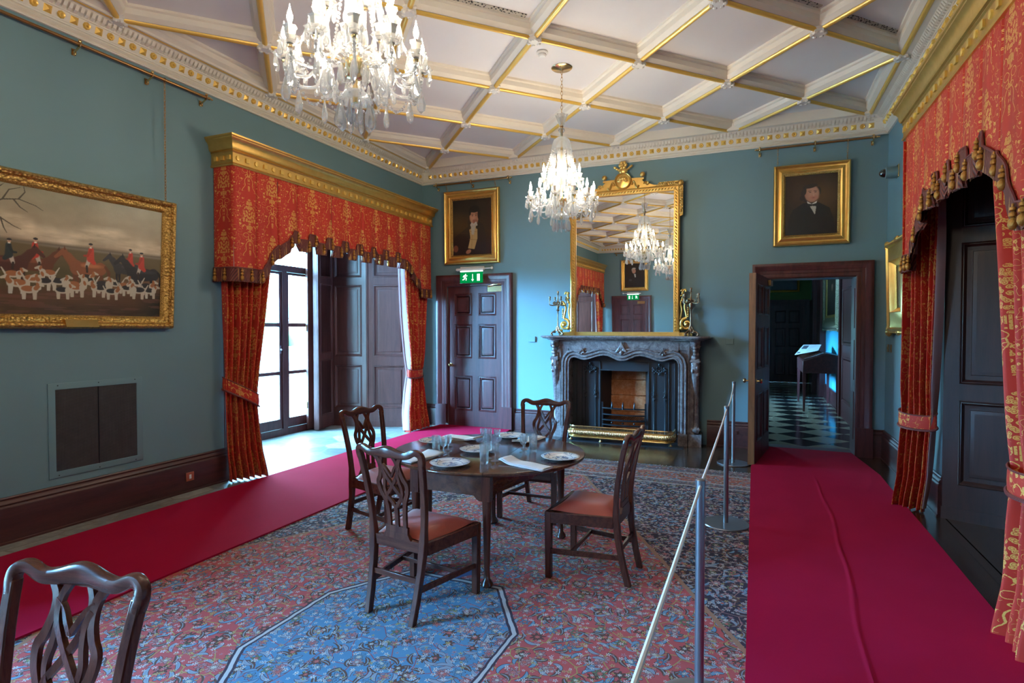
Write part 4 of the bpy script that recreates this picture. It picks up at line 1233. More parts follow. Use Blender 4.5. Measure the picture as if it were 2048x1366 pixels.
# ------------------------------------------------------------------ crystal chandeliers
def chandelier(x, y, label):
    r = thing('chandelier', (0, 0, ZP), label, 'chandelier', 'lit crystal chandeliers')
    z = ZP
    def bld(m, n, mat, par=r, **k): return m.build(n, mat, parent=par, **k)
    m = MB(); m.lathe([(0, z - .001), (.105, z - .001), (.11, z - .006), (.10, z - .014), (.03, z - .02), (.012, z - .03), (0, z - .03)], 28); bld(m, 'ceiling_rose', M['brass'])
    m = MB(); zz = z - .03; k = 0
    while zz > z - .47:
        a = k % 2; pts = [((.011 * cos(t)) if a == 0 else 0, (.011 * cos(t)) if a else 0, zz - .019 + .022 * sin(t)) for t in [2 * PI * q / 10 for q in range(10)]]
        m.tube(pts, .0026, 5, closed=True); zz -= .036; k += 1
    bld(m, 'chain', M['brass'])
    m = MB()
    m.lathe([(0, z - .47), (.012, z - .48), (.012, z - .60), (.02, z - .605), (.012, z - .62), (.012, z - 1.56), (0, z - 1.56)], 10)
    bld(m, 'stem', M['steel'] if False else M['brass'])
    m = MB()      # top cup of glass leaves
    m.lathe([(.016, z - .60), (.03, z - .585), (.04, z - .54), (.058, z - .485), (.055, z - .485), (.036, z - .54), (.024, z - .58), (.012, z - .59)], 16, wob=lambda a, zz: 1 + .22 * cos(6 * a) * (1 if zz > z - .55 else 0))
    bld(m, 'glass_cup', M['crystal'])
    m = MB(); m.ball((0, 0, z - .645), .036, .036, .026, 12, 6); m.lathe([(0, z - .67), (.014, z - .672), (.014, z - .71), (0, z - .712)], 10); bld(m, 'glass_ball', M['crystal'])
    m = MB(); m.lathe([(.014, z - .715), (.05, z - .722), (.083, z - .745), (.100, z - .79), (.105, z - .85), (.102, z - .85), (.096, z - .79), (.079, z - .75), (.048, z - .728), (.014, z - .722)], 20); bld(m, 'glass_dome', M['crystal'])
    m = MB(); m.lathe([(.013, z - .85), (.03, z - .88), (.045, z - .98), (.05, z - 1.1), (.04, z - 1.22), (.03, z - 1.27), (.013, z - 1.28)], 14, wob=lambda a, zz: 1 + .06 * cos(7 * a)); bld(m, 'glass_column', M['crystal'])
    m = MB(); m.lathe([(0, z - 1.34), (.06, z - 1.345), (.07, z - 1.36), (.066, z - 1.40), (.05, z - 1.43), (.03, z - 1.44), (0, z - 1.44)], 20); bld(m, 'hub', M['brass'])
    m = MB(); m.lathe([(.013, z - 1.50), (.05, z - 1.505), (.075, z - 1.53), (.082, z - 1.56), (.078, z - 1.56), (.071, z - 1.535), (.048, z - 1.512), (.013, z - 1.508)], 20); bld(m, 'glass_bowl', M['crystal'])
    # shared meshes
    def spear(L, w):
        mm = MB(); mm.loft([[(w * a * cos(t), w * .6 * a * sin(t), -L * q) for t in [2 * PI * e / 6 for e in range(6)]] for q, a in ((0, .12), (.10, .35), (.62, 1.), (.86, .8), (1., .05))])
        return mm
    def inst(mesh_o, name, par, loc, rz=0):
        o = bpy.data.objects.new(name, mesh_o); COL.objects.link(o); o.parent = par
        o.location = Vector(loc) - base_of(par); o.rotation_euler = (0, 0, rz); return o
    def mk(mm, mat):
        o = mm.build('tmp', mat, local=True, ang=20); d = o.data; bpy.data.objects.remove(o); return d
    drop = mk(spear(.125, .025), M['crystal']); drop.name = 'pendant'
    drops = mk(spear(.07, .015), M['crystal']); drops.name = 'small_pendant'
    mm = MB(); mm.lathe([(0, 0), (.013, .004), (.036, .012), (.047, .026), (.052, .030), (.048, .032), (.034, .017), (.014, .012), (0, .012)], 16, wob=lambda a, q: 1 + (.07 * cos(8 * a) if q > .02 else 0)); pan = mk(mm, M['crystal'])
    mm = MB(); mm.lathe([(0, .012), (.0135, .012), (.0135, .095), (.009, .1), (0, .1)], 10)
    mm.lathe([(.010, .02), (.022, .04), (.026, .075), (.033, .085), (.030, .086), (.022, .074), (.018, .04)], 12, wob=lambda a, q: 1 + (.08 * cos(6 * a) if q > .07 else 0)); tube = mk(mm, M['candle'])
    mm = MB(); mm.lathe([(0, .098), (.006, .1), (.0125, .118), (.0135, .132), (.0095, .15), (.004, .168), (.0012, .185), (0, .19)], 8); bulb = mk(mm, M['bulb'])
    mm = MB(); mm.lathe([(0, -.012), (.012, -.01), (.014, -.002), (.008, .004), (0, .004)], 8); ferr = mk(mm, M['brass'])
    def tier(n, R, zt, z0, ph, rr):
        for k in range(n):
            a = ph + 2 * PI * k / n; ca, sa = cos(a), sin(a)
            prof = spline([(.05, z0 + .01), (.10, z0 + .03), (R * .48, z0 + .015), (R * .66, z0 - .06), (R * .86, z0 - .062), (R * .985, zt - .05), (R, zt - .004)], 5)
            m = MB(); m.tube([(p * ca, p * sa, q) for p, q in prof], rr, 7)
            arm = bld(m, 'arm', M['crystal'], ang=60)
            P = Vector((R * ca, R * sa, zt))
            inst(ferr, 'ferrule', arm, P); inst(pan, 'drip_pan', arm, P, a); inst(tube, 'candle', arm, P); inst(bulb, 'bulb', arm, P)
            for q in range(5):
                t = a + 2 * PI * (q + .5) / 5
                inst(drops, 'small_pendant', arm, (P.x + .045 * cos(t), P.y + .045 * sin(t), P.z + .018), t)
            inst(drop, 'pendant', arm, (P.x * .985, P.y * .985, P.z - .075), a)
            mm2 = MB()
            for q in range(4): mm2.ball((P.x * .985, P.y * .985, P.z - .02 - q * .016), .008, n=6, m=4)
            bld(mm2, 'bead_string', M['crystal'], arm)
    tier(12, .335, z - 1.385, z - 1.39, .13, .0085)
    tier(6, .185, z - 1.175, z - 1.30, .40, .0075)
    # bead garlands between the arms, and from the dome down to the arms
    def garland(A, B, sag, n, rb, name='garland'):
        m = MB(); A = Vector(A); B = Vector(B)
        for q in range(n + 1):
            t = q / n; p = A.lerp(B, t); p.z -= sag * 4 * t * (1 - t)
            m.ball(p[:], rb * (1.25 if q % 3 == 1 else 1), n=6, m=4)
        return bld(m, name, M['crystal'], ang=20)
    for k in range(12):
        a = .13 + 2 * PI * k / 12; b = a + 2 * PI / 12
        garland((.33 * cos(a), .33 * sin(a), z - 1.42), (.33 * cos(b), .33 * sin(b), z - 1.42), .085, 12, .0075)
    for k in range(12):
        a = .13 + 2 * PI * k / 12
        garland((.104 * cos(a), .104 * sin(a), z - .855), (.30 * cos(a), .30 * sin(a), z - 1.36) if k % 2 else (.17 * cos(a), .17 * sin(a), z - 1.17), -.0 + .05, 30 if k % 2 else 18, .0085, 'bead_string')
    for k in range(12):
        a = 2 * PI * k / 12; inst(drop, 'pendant', r, (.102 * cos(a), .102 * sin(a), z - .86), a)
    for k in range(10):
        a = 2 * PI * k / 10; inst(drop, 'pendant', r, (.08 * cos(a), .08 * sin(a), z - 1.57), a)
    for k in range(16):
        a = 2 * PI * (k + .5) / 16; inst(drop, 'pendant', r, (.15 * cos(a), .15 * sin(a), z - 1.41), a)
    for k in range(16):
        a = 2 * PI * k / 16; inst(drops, 'small_pendant', r, (.068 * cos(a), .068 * sin(a), z - 1.38), a)
    for k in range(6):
        a = 2 * PI * k / 6; inst(drops, 'small_pendant', r, (.03 * cos(a), .03 * sin(a), z - 1.60), a)
    for k in range(10):
        m = MB()
        for q in range(5):
            a = 2 * PI * k / 10; R = lerp(.15, .08, q / 4); m.ball((R * cos(a), R * sin(a), z - 1.42 - .12 * q / 4 - .03 * sin(PI * q / 4)), .008, n=6, m=4)
        bld(m, 'bead_string', M['crystal'], ang=20)
    r.location = (x, y, ZP)
    return r
c1 = chandelier(-1.875, 5.76, 'further crystal chandelier, hanging in front of the mirror')
c2 = copy_tree(c1); c2.location = (-1.875, 2.40, ZP); c2['label'] = 'nearest crystal chandelier, cut off by the top of the picture'
c3 = copy_tree(c1); c3.location = (-1.875, -.95, ZP); c3['label'] = 'crystal chandelier seen only as a reflection in the mirror'
# ------------------------------------------------------------------ oil paintings: colour painted onto a fine canvas mesh
class Canvas:
    def __init__(s, w, h, nx, ny, seed=1):
        s.w, s.h, s.nx, s.ny = w, h, nx, ny
        s.X, s.Y = np.meshgrid(np.linspace(0, w, nx + 1), np.linspace(0, h, ny + 1))
        s.c = np.zeros((ny + 1, nx + 1, 3)); s.rs = np.random.RandomState(seed)
    def noise(s, fx, fy, octv=3, seed=0):
        rs = np.random.RandomState(seed + 11); out = np.zeros_like(s.X); amp = 1; tot = 0
        for o in range(octv):
            gx, gy = int(fx * 2 ** o) + 2, int(fy * 2 ** o) + 2
            g = rs.rand(gy + 1, gx + 1)
            u = s.X / s.w * gx * .999; v = s.Y / s.h * gy * .999
            i = u.astype(int); j = v.astype(int); a = u - i; b = v - j
            a = a * a * (3 - 2 * a); b = b * b * (3 - 2 * b)
            out += amp * (g[j, i] * (1 - a) * (1 - b) + g[j, np.minimum(i + 1, gx)] * a * (1 - b) + g[np.minimum(j + 1, gy), i] * (1 - a) * b + g[np.minimum(j + 1, gy), np.minimum(i + 1, gx)] * a * b)
            tot += amp; amp *= .55
        return out / tot
    def put(s, m, col):
        m = np.clip(m, 0, 1)[..., None]; s.c = s.c * (1 - m) + np.array(col) * m
    def ell(s, cx, cy, rx, ry, col, rot=0, soft=.15):
        dx, dy = s.X - cx, s.Y - cy; c, q = cos(rot), sin(rot)
        d = np.sqrt(((dx * c + dy * q) / rx) ** 2 + ((-dx * q + dy * c) / ry) ** 2)
        s.put((1 - d) / max(soft, 1e-3) + .5, col)
    def seg(s, x0, y0, x1, y1, w0, w1, col, soft=.3):
        dx, dy = x1 - x0, y1 - y0; L2 = dx * dx + dy * dy + 1e-12
        t = np.clip(((s.X - x0) * dx + (s.Y - y0) * dy) / L2, 0, 1)
        d = np.hypot(s.X - x0 - t * dx, s.Y - y0 - t * dy); w = w0 + (w1 - w0) * t
        s.put((1 - d / np.maximum(w, 1e-5)) / soft + .5, col)
    def line(s, P, w0, w1, col):
        n = len(P) - 1
        for k in range(n): s.seg(*P[k], *P[k + 1], lerp(w0, w1, k / n), lerp(w0, w1, (k + 1) / n), col)
    def poly(s, P, col, soft=0):
        ins = np.zeros_like(s.X, bool); n = len(P)
        for k in range(n):
            (x0, y0), (x1, y1) = P[k], P[(k + 1) % n]
            cond = ((y0 > s.Y) != (y1 > s.Y)) & (s.X < (x1 - x0) * (s.Y - y0) / ((y1 - y0) or 1e-9) + x0)
            ins ^= cond
        s.put(ins.astype(float), col)
    def mesh(s, name, Xf, parent, mat):
        """Xf: matrix taking (x, y, 0) of the canvas to the world"""
        ny, nx = s.ny, s.nx
        m = MB(Xf); W = nx + 1
        m.add([(x, y, 0) for x, y in zip(s.X.ravel(), s.Y.ravel())], [(j * W + i, j * W + i + 1, (j + 1) * W + i + 1, (j + 1) * W + i) for j in range(ny) for i in range(nx)])
        o = m.build(name, mat, parent=parent, flip=False, smooth=False)
        a = o.data.color_attributes.new('paint', 'FLOAT_COLOR', 'POINT')
        q = np.ones((s.c.shape[0] * s.c.shape[1], 4), np.float32); q[:, :3] = np.clip(s.c, 0, 1).reshape(-1, 3)
        a.data.foreach_set('color', q.ravel())
        return o

def hunt():
    c = Canvas(1.36, 1.0, 400, 290)
    X, Y = c.X, c.Y
    n = c.noise(6, 6, 4, 1); n2 = c.noise(5, 14, 5, 2)
    sky = np.clip((Y - .55) / .45, 0, 1)[..., None]
    c.c = (1 - sky) * np.array([.34, .25, .16]) + sky * np.array([.21, .19, .12]); c.c *= (.75 + .5 * n[..., None])
    band = np.exp(-((Y - (.66 + .05 * np.sin(X * 9) + .09 * (c.noise(9, 3, 3, 5) - .5))) / .075) ** 2)
    c.put(band * (.15 + 1.1 * np.clip((n2 - .3) * 1.6, 0, 1)), (.66, .54, .37))
    c.put(np.clip((.60 - Y) / .03, 0, 1), (.10, .075, .05))
    c.put(np.exp(-((Y - .555) / .012) ** 2) * .7, (.22, .18, .13))
    hill = .56 + .04 * np.clip((.5 - X), 0, 1)
    c.put(np.clip((hill - Y) / .02, 0, 1), (.105, .075, .032))
    gr = c.noise(9, 22, 4, 8)
    for lo, hi, col in ((.0, .33, (.045, .022, .012)), (.25, .48, (.07, .055, .018)), (.12, .26, (.10, .048, .022))):
        c.put(np.clip((hi - Y) / .12, 0, 1) * np.clip((Y - lo + .06) / .06, 0, 1) * (.35 + .8 * gr), col)
    pth = np.exp(-((Y - (.20 + .16 * (X - .6))) / .07) ** 2) * np.clip((X - .55) / .4, 0, 1)
    c.put(pth * .8, (.17, .08, .04)); c.put(np.clip((X - 1.12) / .2, 0, 1) * np.clip((.3 - Y) / .16, 0, 1), (.018, .017, .012))
    streak = c.noise(3, 40, 3, 21); c.put(np.clip((.28 - Y) / .1, 0, 1) * (streak > .58) * .45, (.15, .065, .045))
    # bare tree on the left
    bark = (.13, .115, .07)
    for k in range(1): c.line([(.04, .40), (.07, .60), (.05, .80), (.07, 1.0)], .035, .03, bark)
    c.line([(.10, .40), (.05, .52), (.065, .6)], .03, .03, (.19, .19, .11))
    tw = (.05, .042, .025)
    for P in ([(0.060, .82), (0.140, .87), (0.240, .89), (0.350, .86), (0.400, .83)], [(0.240, .89), (0.280, .95), (0.270, 1.)], [(0.060, .72), (0.130, .73), (0.210, .68), (0.260, .66)], [(0.140, .87), (0.180, .95), (0.250, .98)], [(0.080, .92), (0.150, .99)], [(0.210, .88), (0.250, .83), (0.300, .80)],
              [(0.130, .73), (0.150, .66), (0.170, .62)], [(0.050, .84), (-0.040, .90), (-0.100, .88)]): c.line(P, .006, .0018, tw)
    def horse(x, y, s, d, col, head=True, legs=4):
        dk = tuple(q * .55 for q in col); lt = tuple(min(1, q * 1.8) for q in col)
        for lx in ((-.10, -.07, .085, .115) if legs == 4 else (.085, .11)):
            c.line([(x + d * lx * s, y), (x + d * (lx + (-.012 if lx < 0 else .004)) * s, y - .09 * s), (x + d * lx * s, y - .17 * s)], .017 * s, .008 * s, dk)
        c.ell(x, y, .145 * s, .062 * s, col); c.ell(x + d * .10 * s, y + .005 * s, .055 * s, .068 * s, col); c.ell(x - d * .10 * s, y + .008 * s, .055 * s, .06 * s, col)
        c.ell(x - d * .02 * s, y + .03 * s, .09 * s, .018 * s, lt, 0, .8)
        if head:
            c.line([(x + d * .11 * s, y + .02 * s), (x + d * .17 * s, y + .10 * s), (x + d * .205 * s, y + .135 * s)], .045 * s, .024 * s, col)
            c.line([(x + d * .20 * s, y + .145 * s), (x + d * .265 * s, y + .085 * s)], .024 * s, .013 * s, col)
            c.seg(x + d * .195 * s, y + .16 * s, x + d * .20 * s, y + .185 * s, .008 * s, .003 * s, dk)
        c.line([(x - d * .145 * s, y + .03 * s), (x - d * .175 * s, y - .02 * s), (x - d * .17 * s, y - .09 * s)], .012 * s, .016 * s, dk)
    def rider(x, y, s, coat, d=1):
        c.line([(x + d * .01 * s, y + .03 * s), (x + d * .035 * s, y - .05 * s)], .022 * s, .016 * s, (.38, .33, .26))
        c.line([(x + d * .035 * s, y - .05 * s), (x + d * .03 * s, y - .11 * s)], .012 * s, .010 * s, (.03, .02, .015))
        c.line([(x, y + .03 * s), (x - d * .005 * s, y + .13 * s)], .036 * s, .026 * s, coat); c.line([(x, y + .03 * s), (x - d * .035 * s, y - .01 * s)], .03 * s, .02 * s, coat)
        c.line([(x, y + .12 * s), (x + d * .03 * s, y + .06 * s), (x + d * .06 * s, y + .06 * s)], .014 * s, .01 * s, tuple(q * .7 for q in coat))
        c.ell(x, y + .172 * s, .016 * s, .02 * s, (.42, .24, .16)); c.ell(x, y + .188 * s, .021 * s, .012 * s, (.012, .012, .014)); c.ell(x, y + .15 * s, .012 * s, .006 * s, (.6, .58, .5))
    red = (.42, .04, .022)
    horse(.345, .40, .86, 1, (.10, .032, .014)); rider(.353, .455, .78, red)
    horse(.165, .39, .92, 1, (.06, .019, .012)); rider(.185, .435, .74, (.018, .026, .026))
    horse(.735, .40, .92, -1, (.21, .07, .027)); rider(.748, .462, .80, red, -1)
    horse(1.05, .425, .74, -1, (.03, .027, .03)); rider(1.075, .475, .70, red, -1)
    horse(1.195, .39, .94, -1, (.018, .017, .02)); rider(1.175, .44, .78, red, -1)
    rs = random.Random(4)
    def hound(x, y, s, d, kind):
        w = (.40, .355, .27); bk = (.025, .022, .022); tn = (.27, .10, .035)
        for lx in (-.034, -.024, .028, .038): c.line([(x + d * lx * s, y - .005 * s), (x + d * (lx + .002) * s, y - .062 * s)], .0085 * s, .0055 * s, w)
        c.ell(x, y, .052 * s, .024 * s, w); c.ell(x - d * .005 * s, y + .007 * s, .040 * s, .020 * s, bk if kind % 3 else tn); c.ell(x + d * .036 * s, y + .003 * s, .02 * s, .026 * s, w)
        c.line([(x + d * .04 * s, y + .01 * s), (x + d * .058 * s, y + .036 * s)], .014 * s, .013 * s, tn if kind % 2 else w)
        c.line([(x + d * .056 * s, y + .04 * s), (x + d * .082 * s, y + .031 * s)], .012 * s, .007 * s, w); c.ell(x + d * .05 * s, y + .036 * s, .009 * s, .017 * s, tn, .3 * d)
        c.line([(x - d * .05 * s, y + .008 * s), (x - d * .07 * s, y + .045 * s)], .006 * s, .0035 * s, w)
    for k, (x, y, d) in enumerate(sorted([(lerp(.20, 1.27, k / 21) + .012 * (-1) ** k, .31 - .085 * ((k * 7) % 5) / 4 - .03 * sin(k), 1 if (k * 5) % 7 < 4 else -1) for k in range(22)], key=lambda q: -q[1])): hound(x, y, 1.12 + rs.uniform(-.1, .12), d, k)
    c.c = np.clip(c.c * 1.25, 0, 1)
    return c

def portrait(kind):
    c = Canvas(.78, .98, 150, 190); X, Y = c.X, c.Y
    n = c.noise(7, 8, 4, kind)
    c.c = np.ones_like(c.c) * np.array([.016, .010, .007]) * (.6 + .9 * n[..., None])
    sk = (.40, .19, .115)
    if kind == 1:      # dark haired young man, cream waistcoat, arm over a chair back
        c.put(np.exp(-((X - .15) / .25) ** 2 - ((Y - .45) / .3) ** 2) * .6, (.05, .03, .014)); c.put(np.clip((X - .66) / .15, 0, 1) * .5, (.05, .008, .008))
        coat = (.013, .011, .012)
        c.put(np.exp(-((X - .5) / .35) ** 2 - ((Y - .62) / .3) ** 2) * .5, (.045, .026, .015))
        c.poly([(.0, .0), (.0, .30), (.16, .40), (.31, .50), (.36, .58), (.50, .60), (.62, .52), (.68, .30), (.66, 0)], coat)
        c.poly([(.33, .53), (.36, .30), (.31, .12), (.44, .10), (.50, .28), (.50, .46), (.47, .58)], (.44, .29, .12)); c.line([(.34, .42), (.49, .40)], .004, .004, (.26, .15, .05)); c.line([(.34, .28), (.49, .26)], .004, .004, (.26, .15, .05)); c.line([(.40, .5), (.385, .12)], .003, .003, (.25, .14, .05))
        c.poly([(.37, .54), (.385, .36), (.43, .35), (.475, .54)], (.42, .38, .31))
        c.line([(.345, .48), (.325, .60)], .03, .015, coat); c.line([(.50, .48), (.535, .62)], .03, .02, coat)
        c.ell(.45, .745, .112, .125, (.012, .008, .007)); c.ell(.44, .665, .090, .125, sk); c.ell(.415, .675, .05, .095, (.50, .26, .17), 0, .8); c.ell(.46, .58, .05, .04, (.28, .11, .07), 0, .7)
        c.ell(.44, .795, .105, .055, (.010, .007, .006)); c.ell(.535, .70, .028, .085, (.012, .008, .007)); c.ell(.355, .745, .022, .05, (.012, .008, .007)); c.ell(.40, .765, .03, .02, (.016, .010, .008))
        for ex in (.405, .475): c.ell(ex, .688, .017, .0075, (.04, .025, .018)); c.line([(ex - .022, .712), (ex + .022, .714)], .005, .004, (.06, .03, .02))
        c.line([(.436, .69), (.425, .635)], .006, .012, (.52, .27, .18)); c.ell(.43, .598, .026, .007, (.33, .08, .06)); c.ell(.428, .615, .02, .005, (.3, .13, .09), 0, .6)
        c.line([(.375, .52), (.39, .555), (.43, .53), (.475, .565), (.49, .52)], .014, .014, (.46, .42, .36))
        c.ell(.06, .12, .05, .06, (.16, .055, .03)); c.ell(.32, .06, .055, .035, (.34, .15, .085), .4)
        c.put(((Y > .385) & (Y < .395) & (X < .30)) * .6, (.05, .02, .012))
    elif kind == 2:    # broad older man, black coat and bow tie
        c.put(np.exp(-((X - .55) / .3) ** 2 - ((Y - .62) / .3) ** 2) * .8, (.11, .048, .012)); c.put(np.exp(-((X - .2) / .2) ** 2 - ((Y - .75) / .3) ** 2) * .5, (.07, .03, .01))
        coat = (.008, .007, .007)
        c.poly([(.04, 0), (.06, .28), (.12, .42), (.28, .52), (.50, .52), (.66, .42), (.72, .25), (.74, 0)], coat)
        c.ell(.30, .63, .055, .11, (.03, .018, .014), .3); c.ell(.25, .60, .03, .04, (.025, .016, .012)); c.ell(.50, .70, .035, .07, (.025, .016, .012))
        c.ell(.40, .665, .105, .135, (.36, .16, .10)); c.ell(.42, .655, .075, .10, (.46, .22, .14), 0, .8); c.ell(.43, .60, .06, .035, (.44, .17, .11), 0, .7)
        c.ell(.375, .79, .11, .035, (.035, .022, .017), .15); c.ell(.29, .72, .03, .07, (.03, .02, .016))
        for ex in (.375, .455): c.ell(ex, .688, .017, .007, (.05, .03, .025)); c.line([(ex - .025, .708), (ex + .022, .712)], .005, .004, (.10, .05, .035))
        c.line([(.42, .69), (.428, .635)], .007, .014, (.50, .25, .17)); c.ell(.425, .598, .028, .006, (.30, .09, .07))
        c.poly([(.33, .545), (.40, .50), (.48, .545), (.47, .51), (.40, .475), (.34, .51)], (.6, .56, .5)); c.poly([(.37, .47), (.45, .32), (.47, .47)], (.42, .39, .34))
        c.poly([(.33, .51), (.41, .495), (.41, .465), (.34, .455)], (.012, .012, .012)); c.poly([(.49, .51), (.41, .495), (.41, .465), (.49, .455)], (.012, .012, .012))
    elif kind == 3:    # white haired sitter seen in the mirror
        c.poly([(.12, .18), (.16, .42), (.28, .56), (.46, .56), (.60, .42), (.64, .18)], (.014, .012, .012))
        c.ell(.36, .67, .075, .10, (.42, .20, .13)); c.ell(.33, .72, .06, .07, (.34, .28, .22), 0, .5); c.ell(.36, .68, .055, .085, (.44, .21, .135), 0, .5)
        c.ell(.365, .775, .07, .03, (.40, .34, .28))
        for ex in (.345, .40): c.ell(ex, .69, .012, .006, (.05, .03, .02))
        c.ell(.38, .625, .018, .005, (.3, .09, .07)); c.poly([(.36, .55), (.43, .55), (.44, .42), (.40, .40)], (.45, .43, .4)); c.ell(.22, .30, .06, .05, (.05, .045, .06))
    else:
        c.c *= 1.6
        c.poly([(.2, 0), (.2, .4), (.35, .55), (.5, .55), (.62, .4), (.62, 0)], (.02, .014, .012)); c.ell(.42, .65, .075, .10, (.22, .11, .07)); c.ell(.42, .75, .09, .05, (.02, .012, .01))
    return c

def framed(name, Fm4, x0, x1, z0, z1, w, canvas, label, cat, prof, fmat, tilt=0., cw=None, outer_bumps=0, y=.012, group=None, inner=True):
    """framed picture hung in a wall frame; x0..z1 outer edges; tilt leans the top forward"""
    base = Fm4 @ Vector(((x0 + x1) / 2, 0, z0))
    root = thing(name, tuple(base), label, cat, group)
    T = Fm4 @ Matrix.Translation((0, y, z0)) @ Matrix.Rotation(-tilt, 4, 'X') @ Matrix.Translation((0, 0, -z0))
    A = T @ STAND
    path = [(x0, z0), (x1, z0), (x1, z1), (x0, z1)]       # left of travel is inwards
    m = MB(A)
    m.sweep(path, [(o * w, h) for o, h in prof], closed=True)
    m.build('frame', fmat[0], parent=root, ang=28)
    if inner:
        m = MB(A); q = w * .80
        m.sweep([(x0 + q, z0 + q), (x1 - q, z0 + q), (x1 - q, z1 - q), (x0 + q, z1 - q)], [(0, .030), (w * .04, .036), (w * .09, .031), (w * .15, .022), (w * .2, .010)], closed=True)
        m.build('inner_slip', fmat[1], parent=root, ang=28)
    if outer_bumps:
        m = MB(A); rs = random.Random(3)
        per = [((x0, z0), (x1, z0)), ((x1, z0), (x1, z1)), ((x1, z1), (x0, z1)), ((x0, z1), (x0, z0))]
        for a, b in per:
            L = math.hypot(b[0] - a[0], b[1] - a[1]); n = int(L / .035)
            for k in range(n + 1):
                t = k / n; e = min(t, 1 - t) * L
                sc = 1 + 1.6 * math.exp(-(e / .07) ** 2) + 1.1 * math.exp(-((t - .5) * L / .05) ** 2)
                r = .017 * sc * rs.uniform(.7, 1.2)
                m.ball((lerp(a[0], b[0], t), lerp(a[1], b[1], t), .03 + .006 * sc), r, r * rs.uniform(.7, 1.2), r * .7, 6, 4)
        m.build('carved_edge', fmat[0], parent=root, ang=50)
    m = MB(A); m.box(x0 + .01, x1 - .01, z0 + .01, z1 - .01, -.008, .004); m.build('backing', M['black'], parent=root, smooth=False)
    cx0, cx1, cz0, cz1 = x0 + w - .004, x1 - w + .004, z0 + w - .004, z1 - w + .004
    sx = (cx1 - cx0) / canvas.w; sz = (cz1 - cz0) / canvas.h
    Cx = A @ Matrix(((sx, 0, 0, cx0), (0, sz, 0, cz0), (0, 0, 1, .0075), (0, 0, 0, 1)))
    canvas.mesh('canvas', Cx, root, M['paint'])
    return root, T
PLAIN = [(0, 0), (0, .035), (.06, .052), (.14, .058), (.22, .05), (.30, .030), (.42, .024), (.55, .034), (.66, .040), (.74, .034), (.82, .03), (1., .009)]
CARV = [(0, 0), (0, .03), (.05, .05), (.14, .075), (.26, .085), (.40, .075), (.50, .048), (.56, .044), (.66, .040), (.76, .036), (.84, .028), (1., .009)]
Lw = frame_left(0); Fw = frame_far(0); Rw = frame_right(0); Bw = frame_back(0)
HX0, HX1 = 2.185, 3.76
hunting, HT = framed('hunting_painting', Lw, HX0, HX1, 1.597, 2.772, .110, hunt(), 'large hunting scene with horses and hounds in a carved gilt frame', 'painting', CARV, (M['gilt_carved'], M['gilt_fine']), math.radians(3.2))
m = MB(HT @ STAND); cxm = (HX0 + HX1) / 2 - .02
m.prism([(cxm - .13, 1.615), (cxm + .115, 1.615), (cxm + .10, 1.675), (cxm - .145, 1.675)], .06, .095)
m.build('name_plate', M['gilt'], parent=hunting, smooth=False)['label'] = 'plain gilt name plate'
p1, _ = framed('portrait_painting', Fw, -4.675, -3.695, 2.625, 3.80, .15, portrait(1), 'portrait of a dark haired young man in a cream waistcoat, above the exit sign', 'painting', PLAIN, (M['gilt'], M['gilt_fine']), math.radians(1.), group='gilt framed portraits')
p2, _ = framed('portrait_painting', Fw, .20, 1.07, 2.655, 3.685, .14, portrait(2), 'portrait of an older man in a black coat and bow tie, above the open doorway', 'painting', PLAIN, (M['gilt'], M['gilt_fine']), math.radians(1.), group='gilt framed portraits')
p3, _ = framed('portrait_painting', Bw, -4.28, -3.36, 2.62, 3.68, .13, portrait(3), 'portrait of a white haired sitter, reflected in the mirror', 'painting', PLAIN, (M['gilt'], M['gilt_fine']), math.radians(1.), group='gilt framed portraits')
p4, _ = framed('portrait_painting', Rw, 6.83, 7.80, 1.555, 2.56, .27, portrait(4), 'dark picture in an ornate gilt frame on the right wall, half behind the curtain', 'painting', [(0, 0), (0, .03), (.06, .06), (.14, .07), (.2, .05), (.28, .045), (.78, .07), (.82, .075), (.86, .05), (1., .009)], (M['gilt'], M['gilt_fine']), math.radians(1.5), outer_bumps=1, group=None)
p5, _ = framed('portrait_painting', Lw, -3.33, -3.16, 1.2, 2.62, .06, portrait(0), 'narrow gilt framed picture at the end of the window wall, glimpsed in the mirror', 'painting', PLAIN, (M['gilt'], M['gilt_fine']))

# picture rails of brass tube on brackets, and the chains the pictures hang from
def rail(Fm4, x0, x1, z, brs, label, y=.085):
    b = Fm4 @ Vector(((x0 + x1) / 2, 0, z)); r = thing('picture_rail', tuple(b), label, 'picture rail', 'brass picture rails')
    m = MB(Fm4); m.tube([(x0 + .03, y, z), (x1 - .03, y, z)], .0135, 12); m.build('tube', M['brass_old'], parent=r)
    for e, s in ((x0, 1), (x1, -1)):
        m = MB(Fm4 @ Matrix.Translation((e, y, z)) @ Matrix.Rotation(s * PI / 2, 4, 'Y')); m.lathe([(0, -.012), (.008, -.008), (.011, .0), (.007, .010), (.015, .018), (.016, .032), (0, .034)], 10); m.build('finial', M['brass'], parent=r)
    for u in brs:
        m = MB(Fm4); m.tube([(u, .0, z - .05), (u, .03, z - .045), (u, y, z - .018)], .008, 6); m.ball((u, y + .006, z + .022), .014, n=8); m.ball((u, .028, z - .062), .009, .009, .02)
        m.tube([(u, y + .018 * cos(t), z + .018 * sin(t)) for t in [2 * PI * q / 10 for q in range(10)]], .006, 6, closed=True)
        m.lathe([(0, 0), (.022, 0)], 4, (u, .001, z - .05)) if False else m.box(u - .014, u + .014, .0005, .006, z - .075, z - .02)
        m.build('bracket', M['brass'], parent=r)
    return r
